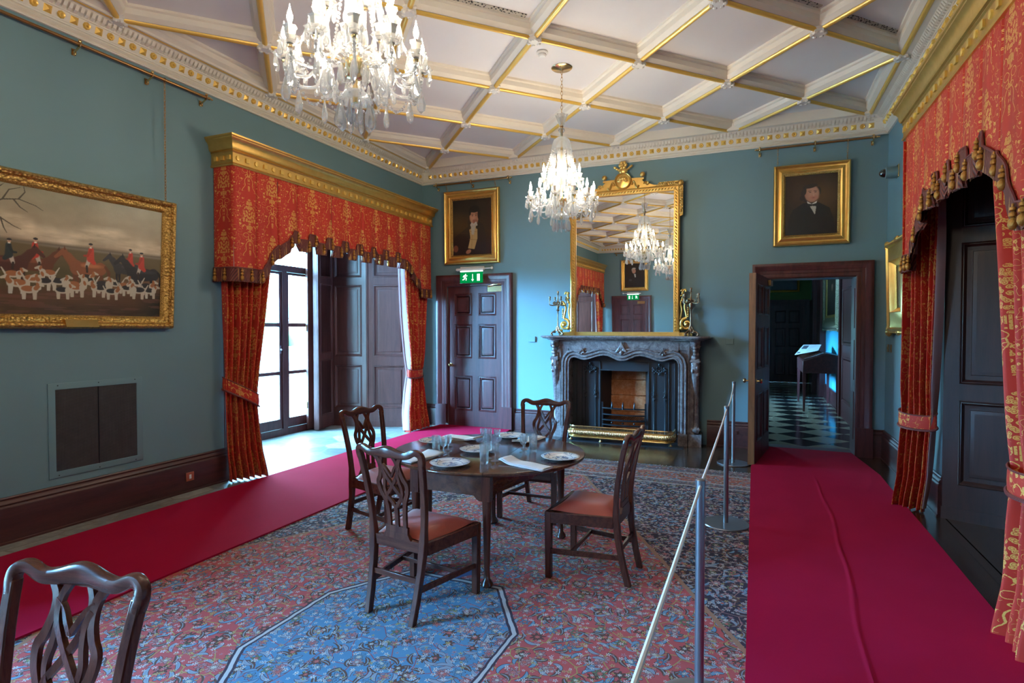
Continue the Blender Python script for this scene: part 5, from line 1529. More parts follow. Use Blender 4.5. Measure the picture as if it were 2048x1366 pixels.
def chain(Fm4, x, z0, z1, y0, y1, label, mat='brass_old'):
    m = MB(Fm4); n = max(3, int((z1 - z0) / .026)); st = (z1 - z0) / n
    m.tube([(x, y1 + .018 * cos(t), z1 + .018 * sin(t)) for t in [2 * PI * q / 8 for q in range(8)]], .0035, 5, closed=True)
    for k in range(n):
        zc = z1 - .016 - (k + .5) * st; y = lerp(y1, y0, (k + .5) / n); a = k % 2
        m.tube([(x + (.008 * cos(t) if a == 0 else 0), y + (.008 * cos(t) if a else 0), zc + st * .68 * sin(t)) for t in [2 * PI * q / 8 for q in range(8)]], .0024, 5, closed=True)
    b = Fm4 @ Vector((x, y0, z0))
    return tag(m.build('picture_chain', M[mat], loc=tuple(b)), label, 'chain', 'picture chains')
rail(Lw, 1.72, 4.19, 3.885, (1.79, 2.37, 2.965, 3.57, 4.125), 'long brass picture rail above the hunting painting')
chain(Lw, 3.69, 2.73, 3.885, .075, .085, 'long brass chain holding the right end of the hunting painting')
chain(Lw, 2.26, 2.73, 3.885, .075, .085, 'long brass chain at the left end of the hunting painting, out of frame')
rail(Fw, -4.85, -3.47, 3.915, (-4.80, -4.17, -3.53), 'short brass picture rail above the portrait with the cream waistcoat')
chain(Fw, -4.62, 3.795, 3.915, .03, .085, 'short chain at the left of the portrait with the cream waistcoat'); chain(Fw, -3.76, 3.795, 3.915, .03, .085, 'short chain at the right of the portrait with the cream waistcoat')
rail(Fw, -.02, 1.36, 3.915, (.03, .67, 1.30), 'short brass picture rail above the portrait over the doorway')
chain(Fw, .245, 3.68, 3.915, .03, .085, 'chain at the left of the portrait over the doorway'); chain(Fw, 1.03, 3.68, 3.915, .03, .085, 'chain at the right of the portrait over the doorway')
rail(Bw, -4.5, -3.1, 3.915, (-4.45, -3.8, -3.15), 'brass picture rail on the wall reflected in the mirror')
chain(Bw, -4.2, 3.67, 3.915, .03, .085, 'chain at the left of the reflected portrait'); chain(Bw, -3.44, 3.67, 3.915, .03, .085, 'chain at the right of the reflected portrait')
# ------------------------------------------------------------------ marble chimneypiece
XC = -1.73
FC = Fw @ Matrix.Translation((XC, 0, 0))
fp = thing('mantelpiece', (XC, YF - .2, 0), 'carved grey marble mantelpiece with a serpentine opening', 'fireplace')
half = [(.77, 0), (.77, 1.06), (.768, 1.10), (.755, 1.14), (.735, 1.163), (.70, 1.174), (.65, 1.165), (.60, 1.146), (.56, 1.138), (.51, 1.141), (.45, 1.158), (.38, 1.182), (.31, 1.202), (.25, 1.207), (.19, 1.198), (.13, 1.172), (.07, 1.146), (.03, 1.137), (0, 1.135)]
curve = [(-d, z) for d, z in half] + [(d, z) for d, z in reversed(half[:-1])]
m = MB(FC @ STAND)
m.sweep(curve, [(0, .05), (0, .225), (.006, .236), (.018, .236), (.024, .228), (.034, .232), (.045, .25), (.062, .25), (.07, .236), (.078, .234), (.088, .254), (.105, .256), (.115, .240), (.118, .2)])
m.build('moulded_surround', M['marble'], parent=fp, ang=40)
m = MB(FC)
for s in (-1, 1):
    a, b = sorted((s * .79, s * .97)); m.box(a, b, .0, .20, .16, 1.42)
    a, b = sorted((s * .90, s * .915)); m.box(a, b, .19, .222, .17, 1.40)
sv = m.x; m.x = FC @ STAND
top = [(d, z) for d, z in curve if z > 1.0]
n = len(top)
m.add([(d, z + .03, .222) for d, z in top] + [(d, 1.43, .222) for d, z in top], [(k, k + 1, n + k + 1, n + k) for k in range(n - 1)])
m.x = sv
m.box(-.97, .97, .0, .215, 1.30, 1.43)
m.build('frieze', M['marble'], parent=fp, ang=40)
for s in (-1, 1):
    m = MB(FC); rings = []
    prof = spline([(.17, .185, .045), (.22, .215, .05), (.30, .185, .045), (.5, .172, .04), (.75, .20, .042), (.95, .245, .047), (1.08, .268, .052), (1.17, .245, .05), (1.23, .205, .042), (1.29, .215, .045), (1.37, .26, .06), (1.44, .275, .07)], 4)
    for z, y, w in prof:
        cx = s * .99
        rings.append([(cx - w, .0, z), (cx + w, .0, z), (cx + w, y - .02, z), (cx + w * .55, y, z), (cx - w * .55, y, z), (cx - w, y - .02, z)])
    m.loft(rings)
    for z, y, r in ((.225, .205, .035), (1.15, .25, .04), (1.36, .25, .045)):
        for r2, x2 in ((r, .052), (r * .6, .062), (r * .3, .07)):
            sv = m.x; m.x = sv @ Matrix.Translation((s * .99, y - .03, z)) @ Matrix.Rotation(PI / 2, 4, 'Y'); m.lathe([(0, -x2), (r2, -x2), (r2, x2), (0, x2)], 16); m.x = sv
    for k in range(7):
        z = .98 + k * .045; m.ball((s * (.99 + .03 * (-1) ** k), .24 + .02 * sin(k), z), .022, .018, .032, 7, 5)
    for k in range(5):
        z = 1.2 + k * .045; m.ball((s * .99, .235 + .012 * k, z), .03, .02, .03, 7, 5)
    m.box(s * .99 - .085 * 1, s * .99 + .085, 0, .225, 0, .165) if True else None
    m.build('console', M['marble'], parent=fp, ang=50)
    m = MB(FC); a, b = sorted((s * .77, s * .90)); m.box(a, b, 0, .252, 0, .17); m.build('plinth', M['marble'], parent=fp, bevel=.006)
# serpentine shelf
hs = spline([(0, .35), (.35, .335), (.62, .335), (.82, .36), (.98, .405), (1.10, .40), (1.175, .33), (1.20, .22), (1.20, .02)], 6)
plan = [(-d, y) for d, y in reversed(hs)] + [(d, y) for d, y in hs[1:]]
def shrink(P, k): return [(d * (1 - k / 1.2), max(.002, y - k)) for d, y in P]
m = MB(FC); rings = []
for k, z in ((.10, 1.425), (.085, 1.43), (.08, 1.44), (.045, 1.448), (.022, 1.455), (.02, 1.462), (.004, 1.466), (.0, 1.476), (.004, 1.486), (.012, 1.491)):
    rings.append([(d, y, z) for d, y in shrink(plan, k)])
m.loft(rings); m.build('shelf', M['marble'], parent=fp, ang=45)
# carved shell and leaf sprays on the frieze
def carve(m, cx, z0, sc, n, spread):
    for k in range(n):
        t = (k - (n - 1) / 2) / ((n - 1) / 2); a = t * spread
        L = sc * (1 - .35 * abs(t))
        R = Matrix.Rotation(-a, 3, 'Y')
        m.ball((cx + sin(a) * L * .55, .246, z0 + cos(a) * L * .55), .018 * sc / .15, .02, L * .5, 7, 5, R)
    for s in (-1, 1):
        for q in range(3):
            P = spline([(cx + s * .02, z0 + .02 * q), (cx + s * (.07 + .05 * q) * sc / .15, z0 - .01 + .03 * q), (cx + s * (.13 + .05 * q) * sc / .15, z0 + .03 + .015 * q), (cx + s * (.15 + .055 * q) * sc / .15, z0 + .055 - .01 * q), (cx + s * (.125 + .055 * q) * sc / .15, z0 + .06 - .01 * q)], 5)
            m.tube([(a, .238, b) for a, b in P], [lerp(.014, .006, k / (len(P) - 1)) * sc / .13 for k in range(len(P))], 6)
    m.ball((cx, .25, z0), .03 * sc / .15, .022, .035 * sc / .15, 8, 5)
m = MB(FC); carve(m, 0, 1.255, .15, 9, 1.1); m.build('carved_shell', M['marble'], parent=fp, ang=60)
for s in (-1, 1):
    m = MB(FC); carve(m, s * .57, 1.235, .09, 7, 1.2); m.build('carved_spray', M['marble'], parent=fp, ang=60)

# iron register grate standing in the opening
gr = thing('fire_grate', (XC, YF, 0), 'black cast iron grate with a brick fireback', 'fireplace grate')
m = MB(FC)
m.box(-.80, -.345, .02, .05, .0, 1.24); m.box(.345, .80, .02, .05, .0, 1.24); m.box(-.346, .346, .02, .05, 1.0, 1.24)
for s in (-1, 1):
    for d in (.345, .62, .70): a, b = sorted((s * d, s * (d + .012))); m.box(a, b, .05, .066, 0, 1.12)
m.box(-.70, .70, .05, .064, 1.115, 1.127); m.box(-.36, .36, .05, .075, .985, 1.0)
m.build('iron_front', M['iron'], parent=gr, bevel=.002)
m = MB(FC)
m.hexa([(-.346, .03, 0), (-.336, .03, 0), (-.25, -.27, 0), (-.26, -.27, 0)], [(-.346, .03, 1.0), (-.336, .03, 1.0), (-.25, -.27, 1.0), (-.26, -.27, 1.0)])
m.hexa([(.336, .03, 0), (.346, .03, 0), (.26, -.27, 0), (.25, -.27, 0)], [(.336, .03, 1.0), (.346, .03, 1.0), (.26, -.27, 1.0), (.25, -.27, 1.0)])
m.box(-.36, .36, -.33, .03, 1.0, 1.02); m.box(-.7, .7, -.34, .02, .0, .004)
m.box(-.69, .69, -.345, -.33, 0, 1.215); m.box(-.688, -.67, -.34, .02, 0, 1.215); m.box(.67, .688, -.34, .02, 0, 1.215); m.box(-.688, .688, -.34, .02, 1.2, 1.215)
m.build('firebox', M['iron'], parent=gr, smooth=False)
m = MB(FC)
for k, (z0, z1, j) in enumerate(((.10, .36, .0), (.362, .60, .01), (.602, .835, .0), (.837, 1.0, -.006))): m.box(-.262, .262, -.328, -.25 + j, z0, z1)
m.build('fireback', M['brick'], parent=gr, bevel=.012)
m = MB(FC)
for z in (.205, .275, .355, .445):
    P = [(lerp(-.31, .31, k / 16), .075 + .06 * (1 - (2 * k / 16 - 1) ** 2), z) for k in range(17)]
    m.tube(P, .011, 6)
for d in (-.31, .31): m.box(d - .012, d + .012, .06, .084, .0, .53)
for d in (-.16, 0, .16):
    y = .075 + .06 * (1 - (d / .31) ** 2); m.lathe([(0, .44), (.014, .44), (.016, .46), (.007, .54), (0, .545)], 8, (d, y, 0)); m.ball((d, y, .24), .015)
for k in range(18): m.tube([(-.27 + k * .032, .10, .285), (-.27 + k * .032, -.24, .285)], .007, 5)
m.build('fire_basket', M['iron2'], parent=gr, ang=50)
for s in (-1, 1):
    m = MB(FC)
    for d in (.42, .575):
        m.lathe([(0, .0), (.012, .0), (.012, .03), (.006, .04), (.006, .56), (.014, .60), (.006, .63), (.016, .665), (.007, .70), (.006, 1.0), (.012, 1.01), (.014, 1.03), (0, 1.04)], 8, (s * d, .064, 0))
        for q in range(4): m.ball((s * d + .014 * (-1) ** q, .066, .60 + .03 * q), .012, .010, .016, 6, 4); m.ball((s * d + .012 * (-1) ** q, .066, .97 + .022 * q), .013, .010, .015, 6, 4)
    for q in range(9):
        t = PI * q / 8; m.ball((s * .4975 + .062 * cos(t), .064, 1.03 - .055 * sin(t)), .014, .010, .014, 6, 4); m.ball((s * .4975 + .04 * cos(t * 2), .066, 1.03 + .03 * sin(t * 2)), .010, .009, .012, 6, 4)
    m.ball((s * .4975, .07, .955), .014, .01, .026, 6, 4); m.ball((s * .4975, .07, 1.085), .018, .012, .018, 6, 4)
    m.build('iron_ornament', M['iron'], parent=gr, ang=60)
m = MB(FC); m.box(-.86, .86, .02, .46, .0, .006); tag(m.build('hearth_stone', M['iron'], loc=(XC, YF - .24, 0)), 'dark slate hearth under the brass fender', 'hearth')

# brass fender
fe = thing('fender', (XC, YF - .4, 0), 'polished brass fender with gadrooned front before the grate', 'fender')
hw_, yb, yf, r = .725, .14, .415, .11
path = [(-hw_, yb)] + [(-hw_ + r - r * cos(t), yf - r + r * sin(t)) for t in [PI / 2 * k / 8 for k in range(9)]] + [(hw_ - r + r * sin(t), yf - r + r * cos(t)) for t in [PI / 2 * k / 8 for k in range(9)]] + [(hw_, yb)]
m = MB(FC)
m.sweep(path, [(0, .058), (.014, .052), (.018, .062), (.012, .072), (.0, .078), (.012, .088), (.022, .105), (.024, .125), (.018, .145), (.006, .158), (.0, .162), (.006, .168), (.0, .174), (-.004, .174), (-.004, .058)], pclosed=True)
m.build('fender_front', M['brass'], parent=fe, ang=40)
def along(path, step):
    out = []; acc = 0
    for a, b in zip(path, path[1:]):
        a = Vector(a); b = Vector(b); L = (b - a).length; d = (b - a) / L; t = -acc
        while t + step <= L + 1e-9:
            t += step; p = a + d * t; out.append((p, d, Vector((-d.y, d.x))))
        acc = L - t
    return out
m = MB(FC)
for p, d, n in along(path, .0245):
    P = []
    for k in range(6):
        t = k / 5; o = .012 + .0145 * sin(PI * t) + .0015; q = p + d * (.016 - .03 * t) + n * o; P.append((q.x, q.y, .084 + .072 * t))
    m.tube(P, [.003, .0068, .0075, .0075, .0068, .003], 6)
m.build('gadrooning', M['brass'], parent=fe, ang=60)
m = MB(FC)
for p, d, n in along(path, .0165):
    m.box(p.x - .0042, p.x + .0042, p.y - .0042, p.y + .0042, .172, .206)
m.sweep(path, [(.007, .204), (.009, .212), (.005, .22), (-.005, .22), (-.008, .212), (-.006, .204)], pclosed=True)
m.build('pierced_gallery', M['brass'], parent=fe, ang=40)
for u, y in ((-hw_ + .03, yf - .05), (-.25, yf + .005), (.25, yf + .005), (hw_ - .03, yf - .05)):
    m = MB(FC); m.lathe([(0, .006), (.020, .006), (.024, .014), (.014, .026), (.010, .04), (.016, .052), (.02, .06), (0, .06)], 10, (u, y, 0))
    for k in range(4): a = 2 * PI * k / 4; m.ball((u + .018 * cos(a), y + .018 * sin(a), .014), .010, .010, .008, 6, 4)
    m.build('paw_foot', M['brass'], parent=fe, ang=60)

# ------------------------------------------------------------------ overmantel mirror, leaning slightly forward
MZ = 1.4915
mi = thing('overmantel_mirror', (-1.745, YF - .12, MZ), 'large gilt overmantel mirror reflecting the chandeliers', 'mirror')
MT = Fw @ Matrix.Translation((0, .055, MZ)) @ Matrix.Rotation(-math.radians(.62), 4, 'X') @ Matrix.Translation((0, 0, -MZ))
MA = MT @ STAND
mx0, mx1, mz0, mz1 = -2.525, -.965, 1.4925, 3.565
m = MB(MA); m.box(mx0 + .07, mx1 - .07, mz0 + .045, mz1 - .07, .012, .014); g = m.build('mirror_glass', M['mirror'], parent=mi, smooth=False)
m = MB(MA); m.box(mx0 + .01, mx1 - .01, mz0 + .01, mz1 - .01, -.01, .008); m.build('backboard', M['black'], parent=mi, smooth=False)
m = MB(MA)
prof = [(0, 0), (0, .04), (.012, .05), (.022, .052), (.026, .042), (.040, .042), (.062, .040), (.066, .048), (.078, .048), (.084, .014)]
m.sweep([(mx0, mz0), (mx0, mz1), (mx1, mz1), (mx1, mz0)][::-1], prof)
m.box(mx0, mx1, mz0, mz0 + .052, 0, .05)
for s, x in ((0, mx0), (1, mx1)): m.box(x - (.005 if s == 0 else .075), x + (.075 if s == 0 else .005), mz0, mz0 + .06, 0, .062)
m.build('frame', M['gilt'], parent=mi, ang=30)
m = MB(MA)      # twisted ribbon round the frame
def twist(a, b):
    L = math.hypot(b[0] - a[0], b[1] - a[1]); n = int(L / .042); d = ((b[0] - a[0]) / L, (b[1] - a[1]) / L); nn = (-d[1], d[0])
    for k in range(n):
        t = (k + .5) / n * L; c = (a[0] + d[0] * t, a[1] + d[1] * t)
        m.tube([(c[0] - d[0] * .02 - nn[0] * .013, c[1] - d[1] * .02 - nn[1] * .013, .042), (c[0], c[1], .056), (c[0] + d[0] * .02 + nn[0] * .013, c[1] + d[1] * .02 + nn[1] * .013, .042)], [.005, .010, .005], 6)
q = .050
twist((mx0 + q, mz0 + .06), (mx0 + q, mz1 - q)); twist((mx0 + q, mz1 - q), (mx1 - q, mz1 - q)); twist((mx1 - q, mz1 - q), (mx1 - q, mz0 + .06))
m.build('twisted_moulding', M['gilt'], parent=mi, ang=60)
for s, x in ((-1, mx0), (1, mx1)):
    m = MB(MA)
    P = [(x + s * .04, mz1 - .42), (x + s * .04, mz1 + .03), (x + s * .02, mz1 + .05), (x - s * .28, mz1 + .05), (x - s * .30, mz1 + .02), (x - s * .34, mz1 + .0), (x - s * .05, mz1 - .005), (x - s * .005, mz1 - .05), (x, mz1 - .44)]
    if s > 0: P = P[::-1]
    m.prism(P, .0, .045)
    m.ball((x + s * .012, mz1 + .012, .05), .045, .045, .03)
    for k in range(9): m.ball((x - s * .03 * k, mz1 + .022, .046), .016, .012, .014, 6, 4); m.ball((x + s * .02, mz1 - .05 - .04 * k, .046), .012, .018, .014, 6, 4)
    m.build('eared_corner', M['gilt_carved'], parent=mi, ang=45)
m = MB(MA); cx = -1.745; zt = mz1
half = [(.56, 0), (.52, .018), (.43, .028), (.36, .055), (.29, .085), (.26, .115), (.29, .12), (.29, .145), (.13, .15), (.06, .16)]
P = [(cx + a, zt - .004 + b) for a, b in half] + [(cx - a, zt - .004 + b) for a, b in reversed(half)]
m.prism(P, .0, .035)
m.loft([[(cx + r * cos(t), zt + .115 + r * sin(t), h) for t in [2 * PI * k / 28 for k in range(28)]] for r, h in ((.122, .03), (.122, .055), (.112, .064), (.100, .056), (.094, .045), (.02, .062))])
for k in range(9):
    a = PI * (k + .5) / 9; m.ball((cx + .048 * cos(a), zt + .10 + .055 * sin(a), .062), .013, .034, .012, 6, 5, Matrix.Rotation(a - PI / 2, 3, 'Z'))
for s in (-1, 1):
    m.ball((cx + s * .27, zt + .185, .03), .038, .038, .03, 10, 6); m.tube([(cx + s * (.12 + .10 * k / 10), zt + .05 + .05 * sin(k / 10 * 6), .045) for k in range(11)], .014, 6)
    m.tube([(cx + s * (.33 - .04 * cos(t) * (1 - t / 9)), zt + .05 + .03 * sin(t) * (1 - t / 9), .045) for t in [k * .5 for k in range(16)]], .010, 6)
    for k in range(4): m.ball((cx + s * (.03 + .028 * k), zt + .25 + .02 * k, .04), .03, .02, .018, 6, 4, Matrix.Rotation(s * .6, 3, 'Z'))
m.ball((cx, zt + .255, .04), .07, .05, .03, 8, 5)
for k in range(6): a = 2 * PI * k / 6; m.ball((cx + .036 * cos(a), zt + .335 + .036 * sin(a), .05), .030, .030, .016, 7, 4)
m.ball((cx, zt + .335, .062), .026, .026, .018)
m.build('crest', M['gilt'], parent=mi, ang=60)
for s, x in ((-1, mx0), (1, mx1)):
    m = MB(MA)
    def sc(cx_, cz_, R, turns, r0, st=0., dirn=1): m.tube([(cx_ + dirn * R * (1 - k / 40 * .85) * cos(st + turns * 2 * PI * k / 40), cz_ + R * (1 - k / 40 * .85) * sin(st + turns * 2 * PI * k / 40), .03) for k in range(41)], [r0 * (1 - .5 * k / 40) for k in range(41)], 7)
    sc(x + s * .095, 1.655, .085, 1.5, .021, 1.6, s); m.ball((x + s * .095, 1.65, .045), .034, .034, .03, 8, 5); m.ball((x + s * .03, 1.60, .045), .03, .03, .03); m.ball((x + s * .15, 1.56, .035), .035, .03, .025)
    P = spline([(x + s * .10, 1.74), (x + s * .085, 1.82), (x + s * .07, 1.90), (x + s * .10, 1.97), (x + s * .13, 1.99), (x + s * .135, 1.95), (x + s * .105, 1.94)], 6); m.tube([(a, b, .03) for a, b in P], .016, 7)
    P = spline([(x + s * .01, 1.72), (x + s * .03, 1.85), (x + s * .015, 1.95), (x + s * .05, 2.03), (x + s * .04, 2.10), (x + s * .075, 2.13), (x + s * .085, 2.10)], 6); m.tube([(a, b, .025) for a, b in P], .013, 7)
    for k in range(5): m.ball((x + s * (.03 + .012 * (k % 2)), 1.98 + .035 * k, .03), .026, .016, .018, 6, 4, Matrix.Rotation(.7 * s, 3, 'Z')); m.ball((x + s * .115, 1.76 + .03 * k, .035), .014, .018, .012, 6, 4)
    m.box(*sorted((x, x + s * .17)), mz0, mz0 + .05, 0, .05)
    m.build('scroll_bracket', M['gilt'], parent=mi, ang=60)

# ------------------------------------------------------------------ candelabra
def candelabrum(X, y, label, ph):
    r = thing('candelabrum', tuple(Fw @ Vector((X, y, 1.4915))), label, 'candelabrum', 'bronze candelabra on the mantelpiece')
    z = 1.4915
    B = Fw @ Matrix.Translation((X, y, 0))
    m = MB(B)
    for k in range(3):
        a = ph + 2 * PI * k / 3
        P = spline([(.012, z + .13), (.035, z + .075), (.075, z + .05), (.10, z + .03), (.092, z + .012), (.075, z + .016)], 5); m.tube([(q * cos(a), q * sin(a), w) for q, w in P], [.013] * (len(P) - 6) + [.015] * 6, 7)
        m.ball((.088 * cos(a), .088 * sin(a), z + .012), .018, .018, .012); m.ball((.05 * cos(a + .5), .05 * sin(a + .5), z + .05), .022, .022, .016)
    m.lathe([(0, z + .06), (.03, z + .065), (.034, z + .09), (.018, z + .11), (.014, z + .13), (0, z + .13)], 12); m.build('tripod_base', M['bronze'], parent=r, ang=60)
    m = MB(B); m.lathe([(0, z + .12), (.012, z + .13), (.010, z + .16), (.008, z + .30), (.010, z + .355), (.022, z + .365), (.026, z + .375), (.012, z + .385), (.018, z + .40), (.024, z + .43), (.014, z + .45), (.026, z + .47), (.03, z + .48), (.014, z + .50), (.010, z + .52), (.007, z + .54), (.007, z + .60), (0, z + .60)], 14); m.build('stem', M['bronze'], parent=r, ang=50)
    def cup(P):
        m = MB(B); m.lathe([(0, 0), (.012, .0), (.020, .006), (.020, .010), (.008, .014), (.010, .022), (.016, .032), (.015, .052), (.012, .055), (0, .052)], 12, P); m.build('candle_cup', M['bronze'], parent=r, ang=50)
    cup((0, 0, z + .595))
    for k in range(4):
        a = ph + .4 + 2 * PI * k / 4; R = .125
        m = MB(B); P = spline([(.01, z + .46), (.05, z + .445), (.09, z + .44), (R + .005, z + .455), (R, z + .52)], 6); m.tube([(q * cos(a), q * sin(a), w) for q, w in P], [.010 - .004 * e / (len(P) - 1) for e in range(len(P))], 7)
        P = spline([(.02, z + .47), (.05, z + .49), (.075, z + .475), (.06, z + .455)], 5); m.tube([(q * cos(a), q * sin(a), w) for q, w in P], .007, 6); m.ball((.06 * cos(a), .06 * sin(a), z + .47), .018, .018, .012)
        m.build('branch', M['bronze'], parent=r, ang=60); cup((R * cos(a), R * sin(a), z + .515))
    return r
candelabrum(-2.672, .235, 'bronze candelabrum at the left end of the mantelshelf', .5)
candelabrum(-.80, .235, 'bronze candelabrum at the right end of the mantelshelf', .2)
# ------------------------------------------------------------------ exit signs
def exit_sign(Fm4, cx, label, flip=1):
    b = Fm4 @ Vector((cx, 0, 2.31)); r = thing('exit_sign', tuple(b), label, 'exit sign', 'green emergency exit signs')
    F = Fm4 @ Matrix.Translation((cx, 0, 0)) @ Matrix.Scale(flip, 4, (1, 0, 0))
    m = MB(F); m.box(-.27, .215, .085, .155, 2.508, 2.548); m.build('housing', M['white_p'], parent=r, bevel=.012)
    m = MB(F); m.tube([(-.20, .12, 2.562), (.20, .09, 2.562)], .012, 8); m.tube([(.16, .0, 2.535), (.16, .10, 2.535)], .010, 8); m.tube([(.20, .10, 2.54), (.33, .10, 2.54)], .010, 8); m.ball((.34, .10, 2.54), .022); m.build('bracket', M['white_p'], parent=r)
    m = MB(F); m.box(-.225, .215, .118, .124, 2.30, 2.51); m.build('clear_panel', M['clear'], parent=r, smooth=False)
    m = MB(F); m.box(-.205, .195, .1245, .127, 2.315, 2.485); m.build('green_plate', M['green_sign'], parent=r, smooth=False)
    m = MB(F); m.box(-.20, .19, .112, .132, 2.492, 2.508); m.build('lamp', M['tube'], parent=r, smooth=False)
    m = MB(F @ STAND)
    def bar(a, b, w): 
        d = Vector((b[0] - a[0], b[1] - a[1])); n = Vector((-d.y, d.x)).normalized() * w
        m.prism([(a[0] - n.x, a[1] - n.y), (b[0] - n.x, b[1] - n.y), (b[0] + n.x, b[1] + n.y), (a[0] + n.x, a[1] + n.y)], .1275, .1295)
    X, Z = -.115, 2.40
    def P(a, c): return (X + a * .1, Z + c * .1)
    m.prism([(P(.10, .50)[0] + .011 * cos(t), P(.10, .50)[1] + .011 * sin(t)) for t in [2 * PI * k / 12 for k in range(12)]], .1275, .1295)
    bar(P(.02, .40), P(-.08, .02), .012); bar(P(-.08, .04), P(.22, -.10), .009); bar(P(.22, -.08), P(.16, -.45), .008); bar(P(-.08, .04), P(-.18, -.30), .009); bar(P(-.18, -.28), P(-.48, -.34), .008)
    bar(P(.02, .38), P(.26, .22), .007); bar(P(.26, .22), P(.40, .34), .006); bar(P(.0, .38), P(-.26, .30), .007); bar(P(-.26, .30), P(-.36, .06), .006)
    bar((.018, 2.455), (.018, 2.365), .006); m.prism([(.018, 2.338), (.042, 2.372), (-.006, 2.372)], .1275, .1295)
    m.prism([(.095, 2.345), (.145, 2.345), (.145, 2.455), (.095, 2.455)], .1275, .1295)
    m.build('pictogram', M['white_sign'], parent=r, smooth=False)
exit_sign(Fw, -4.14, 'green running man exit sign over the six-panel door')
exit_sign(Bw, -3.86, 'green exit sign seen reversed in the mirror', -1)

# ------------------------------------------------------------------ grille, sockets, switches, alarm fittings
vg = thing('vent_grille', (XL, 3.11, .40), 'square ventilation grille low on the window wall', 'vent')
m = MB(Lw @ STAND); a0, a1, b0, b1 = 2.735, 3.49, .405, 1.16
m.sweep([(a0, b0), (a1, b0), (a1, b1), (a0, b1)], [(0, .0), (0, .008), (.004, .010), (.05, .010), (.053, .004)], closed=True)
m.build('frame', M['sw_blue'], parent=vg, ang=30)
m = MB(Lw @ STAND); m.box(a0 + .05, a1 - .05, b0 + .05, b1 - .05, .001, .005); m.build('mesh_panel', M['vent_mesh'], parent=vg, smooth=False)
m = MB(Lw @ STAND); m.box((a0 + a1) / 2 - .004, (a0 + a1) / 2 + .004, b0 + .05, b1 - .05, .004, .0075); m.build('centre_bar', M['iron2'], parent=vg, smooth=False)
m = MB(Lw @ STAND)
for u in (.09, .5, .91):
    for w in (.024, .976): m.box(lerp(a0, a1, u) - .004, lerp(a0, a1, u) + .004, lerp(b0, b1, w) - .004, lerp(b0, b1, w) + .004, .010, .0115)
m.build('screws', M['iron2'], parent=vg, smooth=False)['kind'] = 'stuff'
def plate(Fm4, x, z, w, h, mat, label, cat, y=0.001, t=.008, name='wall_plate', rocker=None, grp=None):
    b = Fm4 @ Vector((x, y, z)); r = thing(name, tuple(b), label, cat, grp)
    m = MB(Fm4); m.box(x - w / 2, x + w / 2, y, y + t, z - h / 2, z + h / 2); m.build('plate', M[mat], parent=r, bevel=.002)
    if rocker:
        m = MB(Fm4); m.box(x - rocker[0] / 2, x + rocker[0] / 2, y + t - .001, y + t + .004, z - rocker[1] / 2, z + rocker[1] / 2); m.build('rocker', M[rocker[2]], parent=r, bevel=.001)
    return r
M['copper'] = plain('copper_plate', (.62, .26, .14), .35, .85)
plate(Lw, 3.93, .15, .085, .085, 'copper', 'copper socket plate on the baseboard left of the near curtain', 'socket', .036, .008, 'wall_socket', (.022, .04, 'white_p'))
plate(Fw, -3.165, 1.43, .115, .085, 'sw_blue', 'painted blank plate on the brightly lit wall between door and mantelpiece', 'wall plate', .001, .02, 'wall_plate')
plate(Fw, -.318, 1.42, .10, .075, 'sw_blue', 'painted blank plate on the wall right of the mantelpiece', 'wall plate', .001, .014, 'wall_plate')
plate(Fw, -.375, .20, .075, .05, 'mah', 'left brown socket on the baseboard right of the mantelpiece', 'socket', .036, .008, 'wall_socket', (.03, .006, 'brass'), 'brown sockets'); plate(Fw, -.245, .20, .075, .05, 'mah', 'right brown socket on the baseboard beside the doorway', 'socket', .036, .008, 'wall_socket', (.03, .006, 'brass'), 'brown sockets')
plate(Rw, 8.12, 1.36, .07, .09, 'brass_old', 'brass light switch nearer the doorway', 'light switch', .001, .008, 'light_switch', (.02, .03, 'brass'), 'brass light switches'); plate(Rw, 7.96, 1.36, .07, .09, 'brass_old', 'brass light switch nearer the curtain', 'light switch', .001, .008, 'light_switch', (.02, .03, 'brass'), 'brass light switches')
cam_ = thing('security_camera', (XR, 7.72, 3.37), 'wall coloured dome security camera high on the right wall', 'security camera')
m = MB(Rw); m.box(7.66, 7.78, .001, .014, 3.30, 3.44); m.build('bracket', M['brass'], parent=cam_, bevel=.003)
X = Rw @ Matrix.Translation((7.72, .0, 3.36)) @ Matrix.Rotation(-PI / 2, 4, 'X')
m = MB(X); m.lathe([(0, .012), (.062, .012), (.066, .03), (.062, .125), (.05, .132), (0, .132)], 24); m.build('body', M['sw_blue'], parent=cam_)
m = MB(X); m.lathe([(0, .128), (.048, .13), (.046, .15), (.036, .172), (.018, .186), (0, .19)], 20); m.build('dome', plain('tinted_dome', (.01, .01, .012), .08, Coat_Weight=1.), parent=cam_)
sd = thing('smoke_detector', (-1.944, 5.36, ZP), 'round white smoke detector on the ceiling by the further chandelier', 'smoke detector')
m = MB(); m.lathe([(0, ZP - .001), (.055, ZP - .001), (.058, ZP - .014), (.05, ZP - .022), (0, ZP - .022)], 24, (-1.944, 5.36, 0)); m.build('base', M['white_p'], parent=sd)
m = MB(); m.lathe([(0, ZP - .021), (.038, ZP - .021), (.04, ZP - .036), (.03, ZP - .048), (.018, ZP - .05), (0, ZP - .05)], 24, (-1.944, 5.36, 0)); m.build('sensor_head', M['white_p'], parent=sd)

